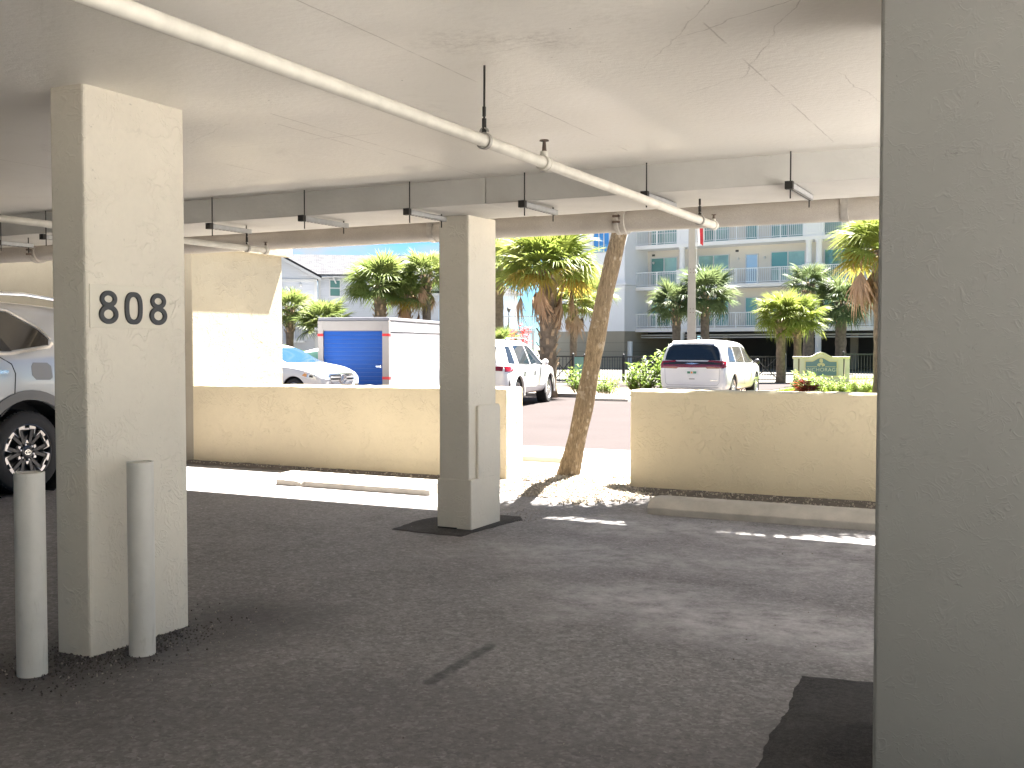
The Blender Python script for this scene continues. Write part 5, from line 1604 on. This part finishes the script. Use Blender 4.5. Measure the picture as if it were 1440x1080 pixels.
        for i in range(n):
            a = 2 * math.pi * (i + .5) / n
            ca, sa = math.cos(a), math.sin(a)
            def Q(rr, tt): return (x + ca * rr - sa * tt, z + sa * rr + ca * tt)
            if style == 'suv':
                for q in (-1, 1):
                    plate(dk, [Q(.05, q * .016), Q(rim_r * .80, q * .052), Q(rim_r * .80, q * .088), Q(.07, q * .052)], y - .02 * s, y - .055 * s)
                    plate(sp, [Q(rim_r * .52, q * .085), Q(rim_r * .99, q * .118), Q(rim_r * .955, q * .026), Q(rim_r * .82, q * .030), Q(rim_r * .80, q * .092)], y - .006 * s, y - .05 * s)
                plate(sp, [Q(rim_r * .80, -.05), Q(rim_r * .80, .05), Q(rim_r * .86, .05), Q(rim_r * .86, -.05)], y - .012 * s, y - .05 * s)
                plate(sp, [Q(.095, -.022), Q(.095, .022), Q(.13, .012), Q(.13, -.012)], y - .014 * s, y - .05 * s)
            elif style == 'twin':
                for q in (-1, 1):
                    plate(sp, [Q(.04, q * .012), Q(rim_r * .97, q * .045), Q(rim_r * .97, q * .085), Q(.05, q * .042)], y - .012 * s, y - .05 * s)
            else:
                plate(sp, [Q(.04, -.03), Q(rim_r * .97, -.05), Q(rim_r * .97, .05), Q(.04, .03)], y - .012 * s, y - .05 * s)
        if dk.v: dk.build('spoke_pocket', dark, ty, local=True)
        sp.build('spokes', al, ty, local=True, bevel=0.004)
        hb_ = MB().lathe([(0.075, -.05 * s), (0.072, -.012 * s), (0.05, -.006 * s), (0.0, -.005 * s)], 20, 'y', (x, y, z)).build('hub', dark if style == 'suv' else al, ty, local=True, smooth='auto')
        nt = MB()
        for i in range(6 if style == 'suv' else 5):
            a = 2 * math.pi * i / (6 if style == 'suv' else 5) + .3
            nt.lathe([(0.012, -.05 * s), (0.012, -.01 * s), (0, -.008 * s)], 6, 'y', (x + math.cos(a) * .083, y, z + math.sin(a) * .083))
        nt.build('lug_nuts', al, ty, local=True)
        if logo:
            lg = MB()
            y0, y1 = sorted((y + .0 * s, y - .006 * s))
            lg.ring(.040, .035, y0, y1, 'y', (x, z), 24, ry=.028, riy=.023)
            lg.ring(.012, .008, y0, y1, 'y', (x, z + .002), 18, ry=.024, riy=.020)
            lg.ring(.026, .022, y0, y1, 'y', (x, z + .012), 18, ry=.010, riy=.006)
            lg.build('emblem', M['chrome'], ty, local=True)

# ---- white minivan, seen from behind
vanp = cam2w((1022 - 720) / 1516 * 30.3, 30.3); VH = R(92)
vr = Vector((math.cos(VH), math.sin(VH), 0)); vl = Vector((-vr.y, vr.x, 0))
vc = vanp + vr * 2.59 + vl * 1.0
van_st = [
    # x, zb, zbelt, ztop, w, wtop, crown, rake
    (-2.60, 0.42, 1.02, 1.60, 0.86, 0.70, 0.02, 0.24),
    (-2.55, 0.30, 1.04, 1.66, 0.94, 0.76, 0.03, 0.26),
    (-2.42, 0.26, 1.05, 1.70, 0.985, 0.785, 0.04, 0.26),
    (-2.05, 0.25, 1.07, 1.72, 1.005, 0.795, 0.05, 0.12),
    (-1.2, 0.25, 1.06, 1.735, 1.01, 0.80, 0.05),
    (-0.2, 0.25, 1.03, 1.735, 1.01, 0.80, 0.05),
    (0.6, 0.25, 1.01, 1.67, 1.0, 0.76, 0.05),
    (1.1, 0.25, 1.01, 1.48, 0.99, 0.66, 0.05),
    (1.65, 0.25, 1.00, 1.16, 0.98, 0.68, 0.05),
    (2.1, 0.26, 0.92, 1.02, 0.95, 0.66, 0.03),
    (2.45, 0.28, 0.78, 0.86, 0.85, 0.55, 0.02),
    (2.58, 0.35, 0.66, 0.70, 0.62, 0.42, 0.01)]
van = Car('minivan', 'white minivan seen from behind with full-width red tail light', vc, VH, M['white_car_paint'], van_st, [(-1.57, 0.36), (1.52, 0.36)], 0.355, 0.42, group=None)
van.decal('rear_window', [(-.80, 1.165), (.80, 1.165), (.77, 1.36), (.70, 1.53), (.60, 1.59), (.3, 1.61), (-.3, 1.61), (-.60, 1.59), (-.70, 1.53), (-.77, 1.36)], 'B', M['car_glass'], off=0.008)
tlb = van.decal('tail_light', [(-.955, .97), (-.9, .94), (-.45, .93), (-.40, .96), (.40, .96), (.45, .93), (.9, .94), (.955, .97), (.93, 1.14), (.5, 1.165), (.45, 1.13), (-.45, 1.13), (-.5, 1.165), (-.93, 1.14)], 'B', M['tail_red'], off=0.016, skirt=0.03)
van.decal('tail_band', [(-.86, 1.045), (.86, 1.045), (.84, 1.082), (.44, 1.125), (-.44, 1.125), (-.84, 1.082)], 'B', M['black_trim'], tlb, off=0.021)
van.decal('wing_badge', [(-.21, 1.075), (-.06, 1.05), (.06, 1.05), (.21, 1.075), (.06, 1.082), (0, 1.092), (-.06, 1.082)], 'B', M['chrome'], tlb, off=0.028)
van.decal('spoiler', [(-.62, 1.635), (.62, 1.635), (.66, 1.675), (-.66, 1.675)], 'B', M['white_car_paint'], off=0.05, skirt=0.06)
van.decal('high_brake_light', [(-.14, 1.622), (.14, 1.622), (.13, 1.642), (-.13, 1.642)], 'B', M['black_trim'], off=0.06)
lp_ = van.decal('number_plate', [(-.155, .745), (.155, .745), (.155, .895), (-.155, .895)], 'B', M['plate_white'], off=0.012)
van.decal('plate_print', [(-.13, .79), (-.04, .79), (-.04, .85), (-.13, .85)], 'B', M['plate_green'], lp_, off=0.0155, skirt=.002)
van.decal('plate_print', [(.04, .79), (.13, .79), (.13, .85), (.04, .85)], 'B', M['plate_green'], lp_, off=0.0155, skirt=.002)
van.decal('plate_orange', [(-.022, .79), (.022, .79), (.028, .83), (0, .855), (-.028, .83)], 'B', M['orange'], lp_, off=0.0155, skirt=.002)
van.decal('tailgate_handle', [(-.08, .625), (.08, .625), (.08, .645), (-.08, .645)], 'B', M['black_trim'], off=0.006)
van.line('tailgate_gap', [(-.80, .93), (-.78, .52), (-.72, .46), (.72, .46), (.78, .52), (.80, .93)], 'B', 0.009, M['panel_gap'])
van.decal('badge', [(-.74, .585), (-.52, .585), (-.52, .60), (-.74, .60)], 'B', M['chrome'], off=0.005, skirt=.003)
van.line('bumper_gap', [(-.88, .40), (.88, .40)], 'B', 0.010, M['panel_gap'])
wp = MB().tube([(-2.43, .0, 1.17), (-2.44, -.20, 1.205), (-2.43, -.42, 1.215)], [.018, .012, .008], 6).box((-2.50, -.05, 1.13), (-2.42, .05, 1.18)); wp.build('rear_wiper', M['black_trim'], van.t, local=True)
for a, nm in (([(-2.15, 1.14), (-1.45, 1.12), (-1.42, 1.55), (-1.75, 1.56), (-2.02, 1.42)], 'side_window'), ([(-1.36, 1.12), (-.30, 1.09), (-.28, 1.55), (-1.34, 1.56)], 'side_window'), ([(-.22, 1.09), (.72, 1.07), (1.15, 1.10), (.62, 1.42), (.2, 1.54), (-.2, 1.55)], 'side_window')):
    van.decal(nm, a, 'R', M['car_glass_tan'], off=0.007); van.decal(nm, a, 'L', M['car_glass_tan'], off=0.007)
for x in (-.26, .95): van.line('door_gap', [(x, 1.05), (x + .02, .7), (x, .32)], 'R', 0.009, M['panel_gap'])
van.line('slide_rail', [(-2.0, .98), (-.4, .96)], 'R', 0.012, M['panel_gap'])
van.line('window_trim', [(-2.2, 1.125), (-1.4, 1.105), (-.26, 1.075), (1.2, 1.06)], 'R', 0.016, M['black_trim'])
for x in (-.42, -.08):
    van.decal('door_handle', [(x - .09, .915), (x + .09, .915), (x + .09, .945), (x - .09, .945)], 'R', M['white_car_paint'], off=0.03, skirt=.03)
van.decal('windscreen', [(-.62, 1.12), (.62, 1.12), (.55, 1.58), (-.55, 1.58)], 'F', M['car_glass'], off=0.008)
for s in (-1, 1):
    m_ = MB().lathe([(0, -.09), (.06, -.07), (.085, 0), (.075, .05), (0, .06)], 12, 'x', (.88, s * 1.12, 1.10)).build('mirror', M['black_trim'], van.t, local=True, smooth=True)
    MB().bar((.90, s * .98, 1.06), (.90, s * 1.08, 1.08), .05).build('mirror_arm', M['black_trim'], m_, local=True)
    for x in (-1.57, 1.52): van.wheel(x, .36, s, 5, .235, 'twin')
fin = MB().prism([(-1.70, 1.76), (-1.52, 1.755), (-1.56, 1.80), (-1.66, 1.84), (-1.69, 1.83)], -.02, .02, 'y').build('roof_antenna', M['black_trim'], van.t, local=True)

# ---- white hatch-backed suv parked nose to the hedge, right side seen
GH = R(99.5)
gr = Vector((math.cos(GH), math.sin(GH), 0)); gl = Vector((-gr.y, gr.x, 0))
gw = Vector((-12.72, 27.6, 0))
gc = gw - gr * 1.52 + gl * 0.93
gle_st = [
    (-2.43, 0.45, 0.98, 1.25, 0.78, 0.60, 0.02, 0.25),
    (-2.36, 0.34, 1.02, 1.55, 0.90, 0.60, 0.03, 0.45),
    (-2.15, 0.30, 1.06, 1.66, 0.955, 0.64, 0.03, 0.35),
    (-1.6, 0.30, 1.08, 1.71, 0.975, 0.66, 0.04, 0.1),
    (-.8, 0.30, 1.07, 1.735, 0.975, 0.67, 0.04),
    (0.1, 0.30, 1.05, 1.735, 0.97, 0.67, 0.04),
    (0.55, 0.30, 1.04, 1.66, 0.97, 0.66, 0.04),
    (1.0, 0.30, 1.04, 1.40, 0.965, 0.66, 0.05),
    (1.35, 0.30, 1.03, 1.17, 0.96, 0.70, 0.05),
    (1.9, 0.31, 0.99, 1.08, 0.945, 0.68, 0.04),
    (2.25, 0.33, 0.88, 0.97, 0.90, 0.60, 0.02),
    (2.42, 0.40, 0.74, 0.80, 0.74, 0.48, 0.02)]
gle = Car('parked_suv', 'white sport utility car right of the free-standing column, nose to the hedge', gc, GH, M['white_car_paint'], gle_st, [(-1.48, .385), (1.52, .385)], .385, .445)
for a in ([(-2.13, 1.14), (-1.72, 1.12), (-1.52, 1.56), (-1.80, 1.57)], [(-1.42, 1.12), (-.42, 1.10), (-.30, 1.60), (-1.24, 1.58)], [(-.34, 1.10), (.58, 1.08), (.86, 1.10), (.42, 1.44), (.1, 1.58), (-.22, 1.60)]):
    gle.decal('side_window', a, 'R', M['car_glass'], off=0.007); gle.decal('side_window', a, 'L', M['car_glass'], off=0.007)
for x in (-.38, .80): gle.line('door_gap', [(x, 1.06), (x + .02, .7), (x, .36)], 'R', 0.009, M['panel_gap'])
gle.line('door_gap', [(-1.42, 1.08), (-1.3, .9), (-1.12, .75)], 'R', 0.009, M['panel_gap'])
gle.line('window_trim', [(-2.15, 1.10), (-.4, 1.085), (.9, 1.065)], 'R', 0.018, M['chrome'])
for x in (-.95, .02):
    gle.decal('door_handle', [(x - .10, .905), (x + .10, .905), (x + .10, .935), (x - .10, .935)], 'R', M['white_car_paint'], off=0.03, skirt=.03)
    gle.decal('handle_recess', [(x - .09, .89), (x + .07, .89), (x + .07, .955), (x - .09, .955)], 'R', M['panel_gap'], off=0.003)
gle.decal('tail_light', [(-2.36, .93), (-2.02, .955), (-1.93, .985), (-2.12, 1.06), (-2.33, 1.07)], 'R', M['tail_red'], off=0.01)
gle.decal('tail_light', [(-.80, .95), (-.36, .97), (-.36, 1.05), (-.82, 1.07)], 'B', M['tail_red'], off=0.012)
gle.decal('rear_window', [(-.62, 1.15), (.62, 1.15), (.55, 1.55), (-.55, 1.55)], 'B', M['car_glass'], off=0.008)
gle.decal('windscreen', [(-.66, 1.14), (.66, 1.14), (.56, 1.58), (-.56, 1.58)], 'F', M['car_glass'], off=0.008)
gle.decal('bumper_vent', [(-2.20, .52), (-2.13, .50), (-2.13, .62), (-2.22, .74)], 'R', M['black_trim'], off=0.006)
gle.line('sill_crease', [(-1.0, .56), (1.0, .54)], 'R', 0.03, M['white_car_paint'], off=0.012)
for s in (-1, 1):
    m_ = MB().lathe([(0, -.11), (.07, -.08), (.095, .0), (.07, .07), (0, .09)], 12, 'x', (.66, s * 1.06, 1.13)).build('mirror', M['white_car_paint'], gle.t, local=True, smooth=True)
    MB().bar((.70, s * .93, 1.08), (.70, s * 1.02, 1.10), .05).build('mirror_arm', M['black_trim'], m_, local=True)
    MB().tube([(-1.75, s * .66, 1.70), (-1.65, s * .68, 1.775), (-.8, s * .69, 1.80), (.1, s * .68, 1.79), (.25, s * .66, 1.73)], .018, 8).build('roof_rail', M['chrome'], gle.t, local=True, smooth=True)
    for x in (-1.48, 1.52):
        gle.wheel(x, .385, s, 5, .265, 'twin')
        gle_f = MB().ring(.475, .435, s * (gle.W - .03), s * (gle.W + .012), 'y', (x, .385), 28, R(-12), R(192)).build('arch_flare', M['white_car_paint'], gle.t, local=True, smooth='auto')

# ---- white saloon-like suv facing right beside the container
MH = R(-4)
mc = cam2w((482 - 720) / 1516 * 28.8, 28.8) + Vector((-2.33, 0.16, 0))
mer_st = [
    (-2.3, 0.45, 0.95, 1.30, 0.80, 0.6, 0.02, .3),
    (-2.1, 0.32, 1.03, 1.50, 0.92, 0.62, 0.03, .3),
    (-1.0, 0.30, 1.06, 1.63, 0.95, 0.66, 0.04),
    (-.1, 0.30, 1.05, 1.63, 0.95, 0.66, 0.04),
    (0.35, 0.30, 1.04, 1.50, 0.945, 0.66, 0.04),
    (0.75, 0.30, 1.03, 1.28, 0.94, 0.68, 0.04),
    (1.05, 0.30, 1.02, 1.13, 0.935, 0.70, 0.04),
    (1.6, 0.31, 0.97, 1.07, 0.925, 0.68, 0.04),
    (2.0, 0.32, 0.88, 1.00, 0.90, 0.62, 0.03),
    (2.22, 0.34, 0.78, 0.92, 0.83, 0.52, 0.02),
    (2.33, 0.42, 0.66, 0.80, 0.68, 0.42, 0.01)]
mer = Car('parked_car', 'white luxury car facing right with star grille beside the blue door', mc, MH, M['white_car_paint'], mer_st, [(-1.4, .36), (1.42, .36)], .36, .42)
mer.decal('windscreen', [(-.72, 1.13), (.72, 1.13), (.58, 1.52), (-.58, 1.52)], 'F', M['windscreen_blue'], off=0.008)
for a in ([(-1.3, 1.12), (-.3, 1.10), (-.28, 1.52), (-1.1, 1.5)], [(-.22, 1.10), (.62, 1.08), (.3, 1.38), (-.05, 1.53), (-.2, 1.53)]):
    mer.decal('side_window', a, 'R', M['car_glass'], off=.007); mer.decal('side_window', a, 'L', M['car_glass'], off=.007)
for s in (-1, 1):
    hl = mer.decal('headlight', [(s * .50, .70), (s * .60, .68), (s * .80, .74), (s * .83, .80), (s * .80, .84), (s * .58, .84)][::s], 'F', M['lamp_glass'], off=.008)
    hs_ = mer.decal('headlight', [(1.72, .80), (1.95, .73), (2.16, .70), (2.10, .82), (1.80, .86)], 'R' if s < 0 else 'L', M['lamp_glass'], off=.008)
    mer.decal('indicator', [(1.72, .80), (1.86, .76), (1.88, .84), (1.80, .86)], 'R' if s < 0 else 'L', M['amber'], hs_, off=.014)
    mer.decal('lamp_eye', [(1.95, .76), (2.05, .745), (2.05, .80), (1.96, .815)], 'R' if s < 0 else 'L', M['black_trim'], hs_, off=.013)
gl_ = mer.decal('grille', [(-.50, .80), (-.40, .60), (-.2, .56), (.2, .56), (.40, .60), (.50, .80), (.44, .83), (-.44, .83)], 'F', M['black_trim'], off=.008)
for z in (.745, .655): mer.decal('grille_bar', [(-.46, z - .02), (.46, z - .02), (.47, z + .02), (-.47, z + .02)], 'F', M['alloy'], gl_, off=.022, skirt=.02)
mer.line('grille_frame', [(-.45, .842), (.45, .842), (.52, .80), (.42, .595), (.2, .548), (-.2, .548), (-.42, .595), (-.52, .80), (-.45, .842)], 'F', .022, M['chrome'], gl_, off=.016)
star = MB(); xf = 2.345; star.ring(.128, .104, xf, xf + .03, 'x', (0, .695), 32)
star.lathe([(0, 0), (.11, 0), (.11, .004), (0, .004)], 28, 'x', (xf - .002, 0, .695))
for k in range(3):
    a = R(90 + 120 * k); c, s_ = math.cos(a), math.sin(a)
    star.prism([(-s_ * .022, .695 + c * .022), (c * .110, .695 + s_ * .110), (s_ * .022, .695 - c * .022)], xf, xf + .022, 'x')
star.build('star_emblem', M['chrome'], gl_, local=True)
mer.decal('lower_intake', [(-.62, .40), (.62, .40), (.68, .48), (-.68, .48)], 'F', M['black_trim'], off=.006)
for s in (-1, 1): mer.decal('fog_intake', [(s * .50, .50), (s * .76, .50), (s * .72, .56), (s * .54, .56)][::s], 'F', M['black_trim'], off=.007)
mer.line('bonnet_gap', [(.98, .80), (1.5, .74), (1.95, .58), (2.18, .45)], 'T', .01, M['panel_gap']); mer.line('bonnet_gap', [(.98, -.80), (1.5, -.74), (1.95, -.58), (2.18, -.45)], 'T', .01, M['panel_gap'])
for s in (-1, 1):
    for x in (-1.4, 1.42): mer.wheel(x, .36, s, 5, .24, 'twin')
    MB().lathe([(0, -.1), (.07, -.07), (.09, .0), (.06, .07), (0, .08)], 12, 'x', (.55, s * 1.03, 1.12)).build('mirror', M['white_car_paint'], mer.t, local=True, smooth=True)

# ---- another white car behind it, only its roof and rear pillar show
ac = cam2w((430 - 720) / 1516 * 37, 37) + Vector((.55, .3, 0))
far_st = [(-2.2, 0.45, 0.9, 1.15, 0.75, 0.6, 0.02, .3), (-2.05, 0.3, 0.95, 1.40, 0.86, 0.58, 0.03, .5), (-1.0, 0.28, 0.96, 1.52, 0.9, 0.62, 0.03), (0.0, 0.28, 0.95, 1.53, 0.9, 0.62, 0.03), (.6, .28, .94, 1.38, .9, .62, .03), (1.15, .28, .93, 1.08, .9, .64, .03), (1.8, .3, .86, .96, .86, .56, .02), (2.15, .36, .68, .74, .66, .44, .01)]
far = Car('parked_car', 'white car mostly hidden between the luxury car windscreen and container', ac, R(188), M['white_car_paint'], far_st, [(-1.3, .33), (1.35, .33)], .33, .39)
for sd in 'LR':
    far.decal('side_window', [(-1.55, 1.02), (-.55, 1.0), (-.5, 1.40), (-1.05, 1.41)], sd, M['green_glass'], off=.007); far.decal('side_window', [(-.42, 1.0), (.72, .98), (.35, 1.33), (-.3, 1.41)], sd, M['green_glass'], off=.007)
for s in (-1, 1):
    for x in (-1.3, 1.35): far.wheel(x, .33, s, 5, .21, 'plain')

# ---- silver large suv at the left edge, its left side towards us, rear to the opening
SH = R(-90); RX, RY = -9.80, 7.95
suv_st = [
    (-2.55, 0.60, 1.30, 1.62, 0.86, 0.70, 0.02, .10),
    (-2.48, 0.48, 1.38, 1.98, 0.97, 0.72, 0.03, .18),
    (-2.3, 0.44, 1.42, 2.04, 1.02, 0.74, 0.03, .18),
    (-1.7, 0.44, 1.45, 2.07, 1.04, 0.76, 0.04, .05),
    (-.8, 0.44, 1.44, 2.09, 1.045, 0.77, 0.05),
    (0.3, 0.44, 1.40, 2.09, 1.045, 0.77, 0.05),
    (1.2, 0.44, 1.38, 2.04, 1.04, 0.76, 0.05),
    (1.7, 0.44, 1.36, 1.75, 1.04, 0.76, 0.05),
    (2.1, 0.44, 1.34, 1.46, 1.03, 0.80, 0.05),
    (2.9, 0.46, 1.28, 1.38, 1.01, 0.76, 0.04),
    (3.3, 0.50, 1.1, 1.22, 0.94, 0.66, 0.02),
    (3.42, 0.58, 0.9, 0.96, 0.8, 0.5, 0.02)]
suv = Car('large_suv', 'silver full-size sport utility vehicle at the left edge behind the numbered column', (RX - .995, RY - 1.35, 0), SH, M['silver_car_paint'], suv_st, [(-1.35, .455), (2.0, .455)], .44, .565, arch_in=.36)
# local x = rear axle at -1.35, world y = RY - (x + 1.35)
def sx(Y): return -(Y - RY) - 1.35
wn_ = suv.decal('rear_quarter_window', [(sx(7.05), 1.53), (sx(7.72), 1.535), (sx(8.27), 1.60), (sx(8.29), 1.66), (sx(8.20), 1.76), (sx(7.86), 1.95), (sx(7.45), 1.965), (sx(7.10), 1.965)], 'L', M['car_glass_tan'], off=.006)
suv.decal('window_pillar', [(sx(7.50), 1.965), (sx(7.42), 1.965), (sx(7.66), 1.53), (sx(7.77), 1.53)], 'L', M['black_trim'], wn_, off=.012)
suv.decal('side_window', [(sx(5.9), 1.50), (sx(6.98), 1.52), (sx(7.02), 1.965), (sx(5.95), 1.965)], 'L', M['car_glass_tan'], off=.006)
suv.line('window_trim', [(sx(8.33), 1.62), (sx(8.27), 1.575), (sx(7.75), 1.505), (sx(6.9), 1.49), (sx(5.6), 1.475)], 'L', .028, M['chrome'], off=.010)
suv.line('window_trim', [(sx(8.32), 1.66), (sx(8.22), 1.775), (sx(7.87), 1.968), (sx(7.4), 1.985), (sx(6.0), 1.985)], 'L', .022, M['chrome'], off=.010)
suv.line('door_gap', [(sx(7.60), 1.48), (sx(7.74), 1.40), (sx(7.78), 1.30), (sx(7.76), 1.0), (sx(7.6), .86)], 'L', .012, M['black_trim'])
suv.line('fuel_flap', [(sx(8.01), 1.41), (sx(8.19), 1.405), (sx(8.235), 1.37), (sx(8.25), 1.25), (sx(8.215), 1.225), (sx(8.04), 1.23), (sx(7.99), 1.28), (sx(7.985), 1.37), (sx(8.01), 1.41)], 'L', .007, M['panel_gap'])
suv.decal('door_handle', [(sx(7.44), 1.30), (sx(7.67), 1.305), (sx(7.67), 1.335), (sx(7.44), 1.335)], 'L', M['chrome'], off=.035, skirt=.035)
suv.decal('wheel_arch_cladding', [(sx(RY) + r_ * math.cos(R(a)), .455 + r_ * math.sin(R(a))) for r_, rng in ((.665, range(-4, 185, 8)), (.568, range(184, -5, -8))) for a in rng], 'L', M['cladding'], off=.022, step=.06, skirt=.03)
suv.decal('side_cladding', [(sx(7.28), .52), (sx(5.0), .52), (sx(5.0), .72), (sx(7.28), .72)], 'L', M['cladding'], off=.02)
suv.decal('tail_light', [(sx(8.72), 1.15), (sx(9.02), 1.15), (sx(9.02), 1.55), (sx(8.85), 1.55)], 'L', M['tail_red'], off=.01)
MB().tube([(1.2, .76, 2.06), (1.0, .79, 2.13), (-1.5, .79, 2.15), (-2.0, .78, 2.10), (-2.15, .76, 2.04)], .022, 8).build('roof_rail', M['chrome'], suv.t, local=True, smooth=True)
for x in (-1.35, 2.0):
    for s in (-1, 1): suv.wheel(x, .455, s, 6, .30, 'suv', logo=True)
